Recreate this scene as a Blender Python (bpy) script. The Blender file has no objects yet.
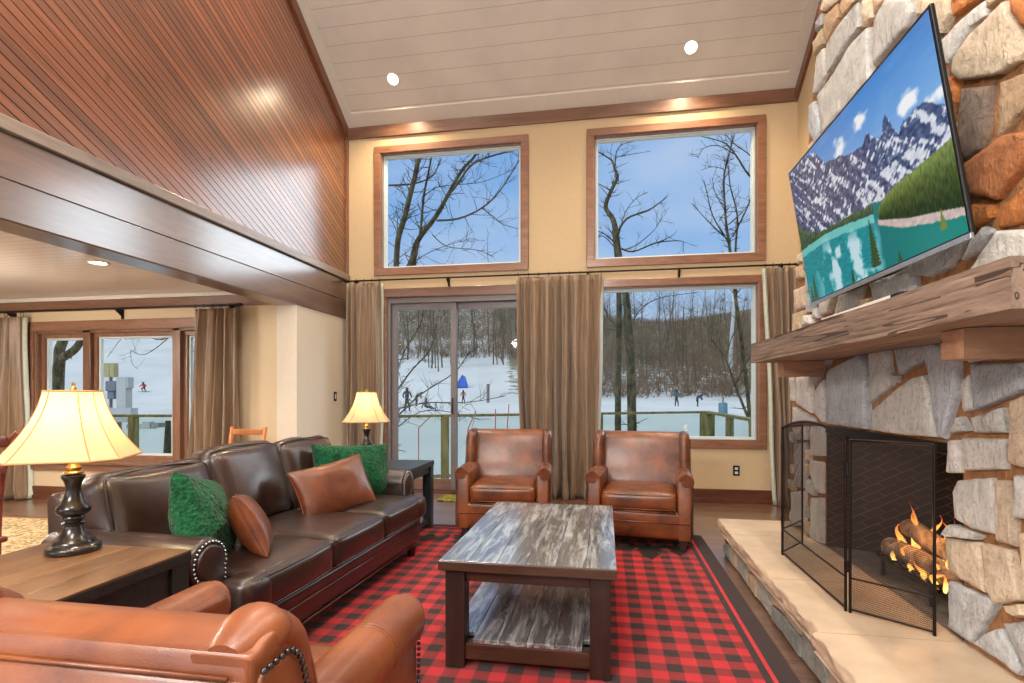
import bpy, bmesh, math, random
from mathutils import Vector, Matrix, noise
R = math.radians
C = bpy.context.scene.collection
rnd = random.Random(7)

# ------------------------------------------------------------------ helpers
def srgb(r, g, b):
    f = lambda c: (c/255/12.92) if c/255 <= .04045 else ((c/255+.055)/1.055)**2.4
    return (f(r), f(g), f(b), 1)

def link(o, parent=None):
    C.objects.link(o)
    if parent is not None: o.parent = parent
    return o

def tag(o, label=None, cat=None, group=None, kind=None):
    if label: o['label'] = label
    if cat: o['category'] = cat
    if group: o['group'] = group
    if kind: o['kind'] = kind
    return o

def thing(name, label, cat, loc=(0, 0, 0), rz=0, group=None):
    o = bpy.data.objects.new(name, None)
    o.empty_display_size = .1
    link(o); o.location = loc; o.rotation_euler = (0, 0, rz)
    return tag(o, label, cat, group)

def copy_tree(o, parent=None):
    c = o.copy(); C.objects.link(c)
    if parent is not None: c.parent = parent
    for ch in [x for x in o.children]:
        copy_tree(ch, c)
    return c

class MB:
    def __init__(s): s.v = []; s.f = []
    def add(s, vs, fs):
        n = len(s.v); s.v += [tuple(v) for v in vs]; s.f += [tuple(i+n for i in f) for f in fs]; return s
    def box(s, x0, x1, y0, y1, z0, z1, M=None):
        vs = [Vector((x, y, z)) for x in (x0, x1) for y in (y0, y1) for z in (z0, z1)]
        if M is not None: vs = [M @ v for v in vs]
        return s.add(vs, [(0, 1, 3, 2), (4, 6, 7, 5), (0, 4, 5, 1), (2, 3, 7, 6), (0, 2, 6, 4), (1, 5, 7, 3)])
    def prism(s, poly, a, b, m=lambda u, v, w: (u, v, w)):
        n = len(poly)
        vs = [m(u, v, a) for u, v in poly] + [m(u, v, b) for u, v in poly]
        return s.add(vs, [tuple(range(n))[::-1], tuple(range(n, 2*n))] + [(i, (i+1) % n, n+(i+1) % n, n+i) for i in range(n)])
    def tube(s, path, r, n=8, caps=True, flat=1.0):
        path = [Vector(p) for p in path]; L = len(path)
        rs = r if isinstance(r, (list, tuple)) else [r]*L
        up = None; base = len(s.v)
        for i, p in enumerate(path):
            d = (path[min(i+1, L-1)] - path[max(i-1, 0)])
            if d.length < 1e-9: d = Vector((0, 0, 1))
            d.normalize()
            if up is None:
                up = Vector((0, 0, 1)) if abs(d.z) < .9 else Vector((1, 0, 0))
            a = d.cross(up)
            if a.length < 1e-6: a = d.cross(Vector((0, 1, 0)))
            a.normalize(); b = a.cross(d).normalized(); up = b
            for k in range(n):
                t = 2*math.pi*k/n
                s.v.append(tuple(p + a*math.cos(t)*rs[i] + b*math.sin(t)*rs[i]*flat))
        for i in range(L-1):
            for k in range(n):
                q = base+i*n; k2 = (k+1) % n
                s.f.append((q+k, q+k2, q+n+k2, q+n+k))
        if caps:
            s.f.append(tuple(base+k for k in range(n))[::-1]); s.f.append(tuple(base+(L-1)*n+k for k in range(n)))
        return s
    def lathe(s, prof, c=(0, 0, 0), n=28):
        base = len(s.v)
        for r, z in prof:
            for k in range(n):
                t = 2*math.pi*k/n; s.v.append((c[0]+r*math.cos(t), c[1]+r*math.sin(t), c[2]+z))
        for i in range(len(prof)-1):
            for k in range(n):
                q = base+i*n; k2 = (k+1) % n
                s.f.append((q+k, q+k2, q+n+k2, q+n+k))
        s.f.append(tuple(base+k for k in range(n))[::-1]); s.f.append(tuple(base+(len(prof)-1)*n+k for k in range(n)))
        return s
    def grid(s, fn, nu, nv, wrap=False):
        base = len(s.v)
        for j in range(nv+1):
            for i in range(nu+1): s.v.append(tuple(fn(i/nu, j/nv)))
        for j in range(nv):
            for i in range(nu):
                q = base+j*(nu+1)+i; s.f.append((q, q+1, q+nu+2, q+nu+1))
        return s
    def pad(s, poly, a, b, r, m=lambda u, v, w: (u, v, w), seg=4, puff=0):
        """rounded-edge extrusion of a 2-D outline between a and b"""
        P = [Vector(p) for p in poly]; n = len(P)
        area = sum(P[i].x*P[(i+1) % n].y - P[(i+1) % n].x*P[i].y for i in range(n))
        if area < 0: P.reverse()
        N = []
        for i in range(n):
            d1 = (P[i]-P[i-1]).normalized(); d2 = (P[(i+1) % n]-P[i]).normalized()
            n1 = Vector((-d1.y, d1.x)); n2 = Vector((-d2.y, d2.x)); q = n1+n2
            if q.length < 1e-6: q = n1
            q.normalize(); N.append(q/max(.5, q.dot(n1)))
        rings = []
        for k in range(seg+1):
            t = math.pi/2*k/seg; rings.append((r*(1-math.sin(t)), a+r*(1-math.cos(t))))
        rings += [(i_, b-(w-a)) for i_, w in reversed(rings)]
        if puff: rings = [(r*1.9, a-puff)] + rings + [(r*1.9, b+puff)]
        base = len(s.v)
        for ins, w in rings:
            for i in range(n):
                p = P[i]+N[i]*ins; s.v.append(tuple(m(p.x, p.y, w)))
        for k in range(len(rings)-1):
            for i in range(n):
                q = base+k*n; j = (i+1) % n
                s.f.append((q+i, q+j, q+n+j, q+n+i))
        s.f.append(tuple(base+i for i in range(n))[::-1]); s.f.append(tuple(base+(len(rings)-1)*n+i for i in range(n)))
        return s
    def soft(s, c, size, r, puff=(0, 0, 0), n=10, M=None, nz=0, seed=0):
        """soft rounded box (cushion); puff bulges each face along its axis"""
        h = [size[i]/2 for i in range(3)]; cell = {}
        def vid(p):
            k = tuple(round(q, 5) for q in p)
            if k not in cell:
                q = [p[i]*h[i] for i in range(3)]
                inn = [max(-(h[i]-r), min(h[i]-r, q[i])) for i in range(3)]
                d = Vector([q[i]-inn[i] for i in range(3)])
                if d.length > 1e-9: d = d.normalized()*r
                o = [inn[i]+d[i] for i in range(3)]
                for i in range(3):
                    j, l = (i+1) % 3, (i+2) % 3
                    o[i] += puff[i]*p[i]*max(0, 1-p[j]**2)**.6*max(0, 1-p[l]**2)**.6
                v = Vector(o)
                if nz:
                    w = noise.noise_vector((v+Vector((seed*3.1, seed, 0)))*5.0); v += w*nz
                v += Vector(c)
                if M is not None: v = M @ v
                cell[k] = len(s.v); s.v.append(tuple(v))
            return cell[k]
        # denser samples near the edges
        T = sorted(set([-1, 1]+[math.sin(math.pi/2*(-1+2*i/n)) for i in range(n+1)]))
        for ax in range(3):
            for sg in (-1, 1):
                for i in range(n):
                    for j in range(n):
                        q = []
                        for (u, v) in ((T[i], T[j]), (T[i+1], T[j]), (T[i+1], T[j+1]), (T[i], T[j+1])):
                            p = [0, 0, 0]; p[ax] = sg; p[(ax+1) % 3] = u; p[(ax+2) % 3] = v; q.append(vid(p))
                        s.f.append(tuple(q if sg > 0 else q[::-1]))
        return s
    def ball(s, c, r, n=8, m=5, sc=(1, 1, 1)):
        base = len(s.v); c = Vector(c)
        for j in range(m+1):
            t = math.pi*j/m
            for k in range(n):
                a = 2*math.pi*k/n
                s.v.append((c.x+sc[0]*r*math.sin(t)*math.cos(a), c.y+sc[1]*r*math.sin(t)*math.sin(a), c.z+sc[2]*r*math.cos(t)))
        for j in range(m):
            for k in range(n):
                q = base+j*n; k2 = (k+1) % n
                s.f.append((q+k, q+n+k, q+n+k2, q+k2))
        return s
    def build(s, name, m, parent=None, smooth=0, bevel=0, sub=0, recalc=True):
        me = bpy.data.meshes.new(name); me.from_pydata(s.v, [], s.f)
        if recalc:
            bm = bmesh.new(); bm.from_mesh(me)
            bmesh.ops.remove_doubles(bm, verts=bm.verts, dist=1e-6)
            bmesh.ops.recalc_face_normals(bm, faces=bm.faces); bm.to_mesh(me); bm.free()
        me.materials.append(m)
        if smooth:
            me.shade_smooth()
            if smooth > 1: me.set_sharp_from_angle(angle=R(smooth))
        o = bpy.data.objects.new(name, me); link(o, parent)
        if bevel:
            b = o.modifiers.new('b', 'BEVEL'); b.width = bevel; b.segments = 2; b.limit_method = 'ANGLE'; b.angle_limit = R(40)
        if sub:
            b = o.modifiers.new('s', 'SUBSURF'); b.levels = b.render_levels = sub
        return o

def cat2(pts, n=6, closed=False):
    P = [Vector(p) for p in pts]; L = len(P); out = []
    rng = range(L) if closed else range(L-1)
    for i in rng:
        p0 = P[(i-1) % L] if closed or i else P[0]; p1 = P[i]; p2 = P[(i+1) % L]
        p3 = P[(i+2) % L] if closed or i+2 < L else P[-1]
        for k in range(n):
            t = k/n
            out.append(.5*((2*p1)+(p2-p0)*t+(2*p0-5*p1+4*p2-p3)*t*t+(3*p1-p0-3*p2+p3)*t**3))
    if not closed: out.append(P[-1])
    return out

def struct(o): o['kind'] = 'structure'; return o

# ------------------------------------------------------------------ materials
class NT:
    def __init__(s, name):
        s.m = bpy.data.materials.new(name); s.m.use_nodes = True; s.t = s.m.node_tree; s.t.nodes.clear()
        s.out = s.n('ShaderNodeOutputMaterial')
    def n(s, ty, **k):
        o = s.t.nodes.new(ty)
        for a, b in k.items():
            if a.startswith('i_'):
                key = a[2:].replace('_', ' '); o.inputs[key].default_value = b
            else: setattr(o, a, b)
        return o
    def l(s, a, b): s.t.links.new(a, b); return s
    def coord(s, scale=(1, 1, 1), rot=(0, 0, 0), kind='Object'):
        tc = s.n('ShaderNodeTexCoord'); mp = s.n('ShaderNodeMapping')
        mp.inputs['Scale'].default_value = scale; mp.inputs['Rotation'].default_value = rot
        s.l(tc.outputs[kind], mp.inputs['Vector']); return mp.outputs['Vector']
    def noise(s, vec, scale=5, detail=4, rough=.55, dist=0):
        o = s.n('ShaderNodeTexNoise'); o.inputs['Scale'].default_value = scale; o.inputs['Detail'].default_value = detail
        o.inputs['Roughness'].default_value = rough; o.inputs['Distortion'].default_value = dist
        s.l(vec, o.inputs['Vector']); return o.outputs['Fac']
    def ramp(s, fac, stops, mode='LINEAR'):
        o = s.n('ShaderNodeValToRGB'); cr = o.color_ramp; cr.interpolation = mode
        while len(cr.elements) < len(stops): cr.elements.new(.5)
        for e, (p, c) in zip(cr.elements, stops): e.position = p; e.color = c if len(c) == 4 else (*c, 1)
        s.l(fac, o.inputs['Fac']); return o.outputs['Color']
    def math(s, op, a, b=None, c=None):
        o = s.n('ShaderNodeMath', operation=op)
        for i, x in enumerate((a, b, c)):
            if x is None: continue
            if isinstance(x, (int, float)): o.inputs[i].default_value = x
            else: s.l(x, o.inputs[i])
        return o.outputs[0]
    def mix(s, fac, a, b, mode='MIX'):
        o = s.n('ShaderNodeMix', data_type='RGBA', blend_type=mode)
        for idx, x in ((0, fac), (6, a), (7, b)):
            if isinstance(x, (int, float)): o.inputs[idx].default_value = x
            elif isinstance(x, tuple): o.inputs[idx].default_value = x
            else: s.l(x, o.inputs[idx])
        return o.outputs[2]
    def sep(s, v):
        o = s.n('ShaderNodeSeparateXYZ'); s.l(v, o.inputs[0]); return o.outputs
    def bump(s, h, dist=.002, strength=1.0, prev=None):
        o = s.n('ShaderNodeBump'); o.inputs['Distance'].default_value = dist; o.inputs['Strength'].default_value = strength
        s.l(h, o.inputs['Height'])
        if prev is not None: s.l(prev, o.inputs['Normal'])
        return o.outputs[0]
    def pbr(s, col, rough=.5, metal=0, coat=0, coat_rough=.1, spec=.5, bump=None, emis=None, sheen=0, trans=0, coat_ior=1.5, ior=1.5):
        p = s.n('ShaderNodeBsdfPrincipled')
        def st(k, x):
            if isinstance(x, (int, float, tuple)): p.inputs[k].default_value = x
            else: s.l(x, p.inputs[k])
        st('Base Color', col); st('Roughness', rough); st('Metallic', metal); st('Coat Weight', coat); st('Coat Roughness', coat_rough)
        st('Specular IOR Level', spec); st('Sheen Weight', sheen); st('Coat IOR', coat_ior); st('IOR', ior)
        if bump is not None: s.l(bump, p.inputs['Normal'])
        if emis: st('Emission Color', emis[0]); st('Emission Strength', emis[1])
        s.l(p.outputs[0], s.out.inputs['Surface']); s.p = p
        return s.m

def plain(name, c, rough=.5, metal=0, coat=0, nscale=20, var=.06, bump=.0, **k):
    t = NT(name); v = t.coord()
    f = t.noise(v, nscale, 4)
    c2 = tuple(x*(1-var*2) for x in c[:3])+(1,)
    c3 = tuple(min(1, x*(1+var)) for x in c[:3])+(1,)
    col = t.ramp(f, [(.3, c2), (.7, c3)])
    b = t.bump(f, bump) if bump else None
    return t.pbr(col, rough, metal, coat, bump=b, **k)

def wood(name, dark, light, axis='y', scale=1.0, rough=.4, coat=.2, coat_rough=.15, island=.35, grain=14, bump=.0008, coat_ior=1.5, wear=None, cracks=False):
    t = NT(name); s3 = {'x': (.12, 1, 1), 'y': (1, .12, 1), 'z': (1, 1, .12)}[axis]
    geo = t.n('ShaderNodeNewGeometry')
    tc = t.n('ShaderNodeTexCoord'); mp = t.n('ShaderNodeMapping'); mp.inputs['Scale'].default_value = tuple(q*scale for q in s3)
    ad = t.n('ShaderNodeVectorMath', operation='MULTIPLY_ADD')
    cmb = t.n('ShaderNodeCombineXYZ')
    for i in range(3): t.l(geo.outputs['Random Per Island'], cmb.inputs[i])
    t.l(cmb.outputs[0], ad.inputs[0]); ad.inputs[1].default_value = (7, 7, 7); t.l(tc.outputs['Object'], ad.inputs[2])
    t.l(ad.outputs[0], mp.inputs['Vector']); v = mp.outputs[0]
    a = t.noise(v, grain, 6, .65, .6); b = t.noise(v, grain*5, 3, .6)
    f = t.math('ADD', t.math('MULTIPLY', a, .75), t.math('MULTIPLY', b, .3))
    col = t.ramp(f, [(.3, dark), (.72, light)])
    isl = t.ramp(geo.outputs['Random Per Island'], [(0, (1-island,)*3), (1, (1+island*.4,)*3)])
    col = t.mix(1.0, col, isl, 'MULTIPLY')
    rr = t.math('ADD', t.math('MULTIPLY', a, .25), rough-.12)
    if wear:
        wn = t.noise(v, grain*1.1, 6, .75, .7)
        wm = t.ramp(wn, [(.47, (0, 0, 0, 1)), (.62, (1, 1, 1, 1))])
        col = t.mix(t.math('MULTIPLY', wm, wear[1]), col, wear[0])
    bb = t.bump(f, bump)
    if cracks:
        vc = t.coord(tuple(q*1.0 for q in {'x': (.03, 1, 1), 'y': (1, .03, 1), 'z': (1, 1, .03)}[axis]))
        cn = t.noise(vc, 13, 2, .5, .1); ck = t.math('ABSOLUTE', t.math('SUBTRACT', cn, .5)); gate = t.noise(t.coord(), 1.6, 2)
        cm = t.math('MULTIPLY', t.math('LESS_THAN', ck, .009), t.math('GREATER_THAN', gate, .47))
        col = t.mix(t.math('MULTIPLY', cm, .85), col, srgb(44, 28, 20)); bb = t.bump(t.math('SUBTRACT', 1.0, cm), .01, .8, bb)
    return t.pbr(col, rr, 0, coat, coat_rough, bump=bb, coat_ior=coat_ior)

def leather(name, dark, light, rough=.38, coat=.35, coat_rough=.25, scale=3):
    t = NT(name); v = t.coord()
    big = t.noise(v, scale, 5, .6, .4); fine = t.n('ShaderNodeTexVoronoi'); fine.inputs['Scale'].default_value = 420; t.l(v, fine.inputs['Vector'])
    mid = t.noise(v, 14, 5, .6)
    col = t.ramp(big, [(.3, dark), (.68, light)])
    rr = t.math('ADD', t.math('MULTIPLY', mid, .25), rough-.12)
    b1 = t.bump(fine.outputs['Distance'], .0006, .5); b2 = t.bump(mid, .006, .35, b1)
    return t.pbr(col, rr, 0, coat, coat_rough, bump=b2)

def glass_mat(name, tint=(1, 1, 1, 1), refl=1.0):
    t = NT(name); tr = t.n('ShaderNodeBsdfTransparent'); tr.inputs[0].default_value = tint
    gl = t.n('ShaderNodeBsdfGlossy'); gl.inputs['Roughness'].default_value = .02
    lw = t.n('ShaderNodeLayerWeight'); lw.inputs[0].default_value = .5
    fr = t.math('ADD', t.math('MULTIPLY', t.math('POWER', lw.outputs['Facing'], 5.0), .5), .008)
    mx = t.n('ShaderNodeMixShader'); t.l(t.math('MULTIPLY', fr, refl), mx.inputs[0])
    t.l(tr.outputs[0], mx.inputs[1]); t.l(gl.outputs[0], mx.inputs[2]); t.l(mx.outputs[0], t.out.inputs['Surface'])
    return t.m

def emit(name, c, st):
    t = NT(name); e = t.n('ShaderNodeEmission'); e.inputs[0].default_value = c; e.inputs[1].default_value = st
    t.l(e.outputs[0], t.out.inputs['Surface']); return t.m

M = {}
M['wall'] = plain('wall_paint', srgb(194, 172, 138), .75, nscale=30, var=.02, bump=.0006)
M['cream'] = plain('cream_paint', srgb(204, 184, 152), .75, nscale=30, var=.02, bump=.0006)
M['stub'] = plain('stub_paint', srgb(212, 202, 186), .7, nscale=30, var=.02, bump=.0006)
M['trimwood'] = wood('trim_wood', srgb(98, 66, 50), srgb(146, 104, 80), 'x', 1.2, .35, .4)
M['trimwood_z'] = wood('trim_wood_upright', srgb(98, 66, 50), srgb(146, 104, 80), 'z', 1.2, .35, .4)
M['trimwood_y'] = wood('trim_wood_deep', srgb(86, 48, 32), srgb(132, 80, 54), 'y', 1.2, .35, .4)
M['baseb'] = wood('baseboard_wood', srgb(70, 36, 24), srgb(116, 66, 44), 'x', 1.2, .35, .4)
M['beam'] = wood('beam_wood', srgb(80, 60, 54), srgb(132, 102, 90), 'y', .7, .34, 1.0, .2, grain=9, coat_ior=2.3)  # lightened towards grey: window sheen is partly put into the colour
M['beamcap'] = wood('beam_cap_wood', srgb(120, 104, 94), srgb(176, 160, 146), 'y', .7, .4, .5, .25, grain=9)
M['sashwhite'] = plain('window_sash', srgb(196, 208, 212), .35, var=.03)
M['sashdark'] = plain('window_sash_dark', srgb(112, 106, 108), .3, var=.05)
M['glass'] = glass_mat('window_glass', (.97, 1, 1, 1))
M['railglass'] = glass_mat('deck_glass', (.86, .9, .88, 1), .5)
M['iron'] = plain('dark_iron', srgb(34, 26, 24), .4, .6, var=.1)
M['black'] = plain('black_plastic', srgb(14, 14, 15), .3, var=.1)
M['brass'] = plain('brass', srgb(190, 150, 84), .3, .9, var=.1)
M['bronze_nail'] = plain('bronze_nail', srgb(96, 84, 78), .28, .9, var=.05)
M['pewter_nail'] = plain('pewter_nail', srgb(84, 82, 86), .25, .9, var=.05)
M['chrome'] = plain('chrome', srgb(190, 200, 210), .25, .8, var=.03)
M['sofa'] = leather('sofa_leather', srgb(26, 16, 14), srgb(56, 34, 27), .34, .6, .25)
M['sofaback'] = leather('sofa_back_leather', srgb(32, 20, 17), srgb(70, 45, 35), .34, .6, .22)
M['club'] = leather('club_leather', srgb(66, 31, 13), srgb(136, 74, 34), .38, .3, .22, 5)
M['tan'] = leather('tan_leather', srgb(98, 47, 21), srgb(142, 78, 40), .40, .5, .26, 5)
M['pillowleather'] = leather('pillow_leather', srgb(74, 34, 16), srgb(122, 62, 30), .38, .35, .25, 6)
M['green'] = None
M['blackwood'] = wood('black_wood', srgb(14, 13, 14), srgb(44, 40, 38), 'x', 1.5, .45, .2, grain=30, bump=.003)
M['bluewood'] = wood('slate_wood', srgb(20, 26, 32), srgb(58, 66, 72), 'y', 1.5, .35, .5, grain=20)
M['darkleg'] = wood('dark_leg_wood', srgb(30, 19, 15), srgb(66, 44, 34), 'z', 1.2, .45, .2, grain=12, bump=.002)
M['aprwood'] = wood('apron_wood', srgb(44, 27, 19), srgb(88, 56, 38), 'x', 1.2, .4, .3, grain=12, bump=.0015)
M['tabletop'] = wood('weathered_top', srgb(34, 36, 38), srgb(120, 124, 126), 'y', 1.6, .30, 1.0, .16, grain=11, bump=.003, coat_ior=2.2, island=.2, wear=(srgb(208, 216, 218), .72))
M['endtop'] = wood('end_table_top', srgb(66, 44, 28), srgb(146, 104, 66), 'y', 2.0, .36, .7, .2, grain=16, bump=.0012, coat_ior=1.6)
M['pine'] = wood('pine_wood', srgb(176, 98, 44), srgb(214, 138, 76), 'z', 1.5, .4, .2)
M['redchair'] = wood('red_chair_wood', srgb(96, 38, 24), srgb(140, 64, 42), 'z', 1.5, .35, .5)
M['mantel'] = wood('mantel_wood', srgb(94, 76, 64), srgb(180, 152, 132), 'y', 1.2, .6, 0, grain=12, bump=.006, cracks=True)
M['corbel'] = wood('corbel_wood', srgb(120, 84, 60), srgb(190, 146, 112), 'x', 1.4, .6, 0, grain=10, bump=.004)
M['snow'] = plain('snow', srgb(222, 228, 232), .8, nscale=.6, var=.04)
M['curtain'] = None
# ---- special materials
def m_green():
    t = NT('green_knit'); v = t.coord((1, 1, 1))
    w = t.n('ShaderNodeTexVoronoi'); w.inputs['Scale'].default_value = 60; t.l(v, w.inputs['Vector'])
    w2 = t.n('ShaderNodeTexWave'); w2.inputs['Scale'].default_value = 9; w2.inputs['Distortion'].default_value = 4; t.l(v, w2.inputs['Vector'])
    f = t.noise(v, 40, 4)
    col = t.ramp(f, [(.3, srgb(8, 52, 32)), (.7, srgb(28, 98, 60))])
    b = t.bump(w.outputs['Distance'], .01, .9); b = t.bump(w2.outputs['Fac'], .004, .3, b)
    return t.pbr(col, .9, bump=b, sheen=.12, spec=.15)
M['green'] = m_green()
def m_curtain():
    t = NT('bronze_satin_curtain'); v = t.coord((1, 1, .06)); f = t.noise(v, 30, 5, .6)
    f2 = t.noise(t.coord(), 90, 3)
    col = t.ramp(f, [(.3, srgb(100, 80, 60)), (.7, srgb(148, 122, 96))])
    return t.pbr(col, .42, bump=t.bump(f2, .0015, .5), sheen=.35, spec=.5, coat=.12, coat_rough=.4)
M['curtain'] = m_curtain()
M['lining'] = plain('pale_curtain_lining', srgb(196, 204, 190), .7, var=.05)
def m_ceiling():
    t = NT('white_plank_ceiling'); v = t.coord(); x, y, z = t.sep(v)
    m = t.math('MODULO', t.math('ADD', y, 100), .155)
    g = t.math('SMOOTH_MIN', t.math('ABSOLUTE', t.math('SUBTRACT', m, .0775)), .0745, .0)
    gr = t.math('GREATER_THAN', t.math('ABSOLUTE', t.math('SUBTRACT', m, .0775)), .0752)
    n1 = t.noise(v, 2, 3)
    col = t.ramp(n1, [(.3, srgb(198, 193, 187)), (.7, srgb(210, 205, 199))])
    col = t.mix(gr, col, srgb(168, 156, 142))
    return t.pbr(col, .45, coat=.15, coat_rough=.3, bump=t.bump(t.math('SUBTRACT', 1.0, gr), .002, .4))
M['ceiling'] = m_ceiling()
M['ceilflat'] = plain('white_ceiling_board', srgb(208, 203, 196), .5, var=.02)
def m_ceil_low():
    t = NT('white_gloss_plank_ceiling'); v = t.coord(); x, y, z = t.sep(v)
    m = t.math('MODULO', t.math('ADD', y, 100), .09)
    gr = t.math('GREATER_THAN', t.math('ABSOLUTE', t.math('SUBTRACT', m, .045)), .0425)
    col = t.mix(gr, srgb(222, 208, 194), srgb(184, 164, 146))
    return t.pbr(col, .25, coat=.5, coat_rough=.12, bump=t.bump(t.math('SUBTRACT', 1.0, gr), .003, .5))
M['ceil_low'] = m_ceil_low()
def m_diag():
    t = NT('diagonal_plank_wall'); v = t.coord(); x, y, z = t.sep(v)
    u = t.math('ADD', t.math('MULTIPLY', y, .423), t.math('MULTIPLY', z, .906))       # across boards
    w = t.math('SUBTRACT', t.math('MULTIPLY', y, .906), t.math('MULTIPLY', z, .423))   # along boards
    k = t.math('DIVIDE', t.math('ADD', u, 50), .064)
    idx = t.math('FLOOR', k); fr = t.math('FRACT', k)
    gr = t.math('GREATER_THAN', t.math('ABSOLUTE', t.math('SUBTRACT', fr, .5)), .452)
    wn = t.n('ShaderNodeTexWhiteNoise', noise_dimensions='1D'); t.l(idx, wn.inputs['W'])
    cmb = t.n('ShaderNodeCombineXYZ'); t.l(t.math('MULTIPLY', w, .5), cmb.inputs[0]); t.l(t.math('MULTIPLY', u, 9), cmb.inputs[1]); t.l(t.math('MULTIPLY', wn.outputs[0], 30), cmb.inputs[2])
    gn = t.noise(cmb.outputs[0], 2.2, 6, .65, .4)
    base = t.ramp(gn, [(.28, srgb(92, 46, 26)), (.7, srgb(150, 88, 54))])
    tint = t.ramp(wn.outputs[0], [(0, (.66, .62, .58, 1)), (.5, (.92, .92, .9, 1)), (1, (1.12, 1.04, .92, 1))])
    col = t.mix(1.0, base, tint, 'MULTIPLY')
    kn = t.noise(v, 3.1, 3, .5); kn2 = t.ramp(kn, [(.7, (0, 0, 0, 1)), (.74, (1, 1, 1, 1))])
    col = t.mix(t.math('MULTIPLY', kn2, .6), col, srgb(40, 20, 14))
    col = t.mix(gr, col, srgb(14, 7, 5))
    rr = t.math('ADD', t.math('MULTIPLY', gn, .2), .24)
    h = t.math('ADD', t.math('SUBTRACT', 1.0, gr), t.math('MULTIPLY', gn, .15))
    return t.pbr(col, rr, coat=t.math('SUBTRACT', 1.0, gr), spec=t.math('MULTIPLY', t.math('SUBTRACT', 1.0, gr), .5), coat_rough=.25, bump=t.bump(h, .003, .5), coat_ior=1.9)
M['diag'] = m_diag()
def m_floor():
    t = NT('hardwood_floor'); v = t.coord(); x, y, z = t.sep(v)
    k = t.math('DIVIDE', t.math('ADD', y, 50.03), .127); idx = t.math('FLOOR', k); fr = t.math('FRACT', k)
    wn = t.n('ShaderNodeTexWhiteNoise', noise_dimensions='1D'); t.l(idx, wn.inputs['W'])
    xx = t.math('DIVIDE', t.math('ADD', t.math('ADD', x, 50), t.math('MULTIPLY', wn.outputs[0], 1.5)), 1.3)
    ix = t.math('FLOOR', xx); fx = t.math('FRACT', xx)
    wn2 = t.n('ShaderNodeTexWhiteNoise', noise_dimensions='2D'); c0 = t.n('ShaderNodeCombineXYZ'); t.l(idx, c0.inputs[0]); t.l(ix, c0.inputs[1]); t.l(c0.outputs[0], wn2.inputs['Vector'])
    g1 = t.math('GREATER_THAN', t.math('ABSOLUTE', t.math('SUBTRACT', fr, .5)), .487)
    g2 = t.math('GREATER_THAN', t.math('ABSOLUTE', t.math('SUBTRACT', fx, .5)), .4985)
    gr = t.math('MAXIMUM', g1, g2)
    cmb = t.n('ShaderNodeCombineXYZ'); t.l(t.math('MULTIPLY', x, .8), cmb.inputs[0]); t.l(t.math('MULTIPLY', y, 8), cmb.inputs[1]); t.l(t.math('MULTIPLY', wn2.outputs[0], 30), cmb.inputs[2])
    gn = t.noise(cmb.outputs[0], 2.5, 6, .65, .4)
    base = t.ramp(gn, [(.28, srgb(84, 56, 44)), (.7, srgb(134, 98, 78))])
    tint = t.ramp(wn2.outputs[0], [(0, (.72, .7, .68, 1)), (1, (1.15, 1.1, 1.05, 1))])
    col = t.mix(1.0, base, tint, 'MULTIPLY'); col = t.mix(gr, col, srgb(30, 18, 14))
    rr = t.math('ADD', t.math('MULTIPLY', gn, .15), .24)
    h = t.math('ADD', t.math('SUBTRACT', 1.0, gr), t.math('MULTIPLY', gn, .2))
    return t.pbr(col, rr, coat=1.0, coat_rough=.27, bump=t.bump(h, .001, .3), coat_ior=2.4)
M['floor'] = m_floor()
def m_rug():
    t = NT('buffalo_plaid'); v = t.coord(); x, y, z = t.sep(v)
    def band(c, off):
        return t.math('GREATER_THAN', t.math('FRACT', t.math('DIVIDE', t.math('ADD', c, 50+off), .141)), .5)
    bx, by = band(x, .02), band(y, 0)
    both = t.math('MULTIPLY', bx, by); one = t.math('SUBTRACT', t.math('MAXIMUM', bx, by), both)
    hat = t.math('GREATER_THAN', t.math('FRACT', t.math('DIVIDE', t.math('ADD', t.math('ADD', x, y), 50), .0125)), .5)
    red, blk = srgb(190, 30, 38), srgb(44, 24, 22)
    col = t.mix(t.math('MULTIPLY', one, t.math('ADD', t.math('MULTIPLY', hat, .5), .32)), red, blk)
    col = t.mix(both, col, blk)
    # border
    def inside(m): # 1 when deeper than m from every edge of the rug (local rug frame)
        a = t.math('LESS_THAN', t.math('ABSOLUTE', x), t.math('SUBTRACT', 1.365, m)) ; b = t.math('LESS_THAN', t.math('ABSOLUTE', y), t.math('SUBTRACT', 1.86, m))
        return t.math('MULTIPLY', a, b)
    i1, i2, i3 = inside(.095), inside(.115), inside(.15)
    col = t.mix(i3, srgb(46, 24, 22), col)
    ring = t.math('SUBTRACT', i1, i2); col = t.mix(ring, col, srgb(196, 34, 42))
    n1 = t.noise(v, 5, 4); n2 = t.noise(v, 260, 2)
    col = t.mix(1.0, col, t.ramp(n1, [(.3, (.82, .82, .82, 1)), (.7, (1.08, 1.08, 1.08, 1))]), 'MULTIPLY')
    return t.pbr(col, .95, spec=.15, bump=t.bump(n2, .006, .8), sheen=.15)
M['rug'] = m_rug()
M['motif'] = plain('dark_green_pile', srgb(40, 34, 24), .95, nscale=60, var=.15)
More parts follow.
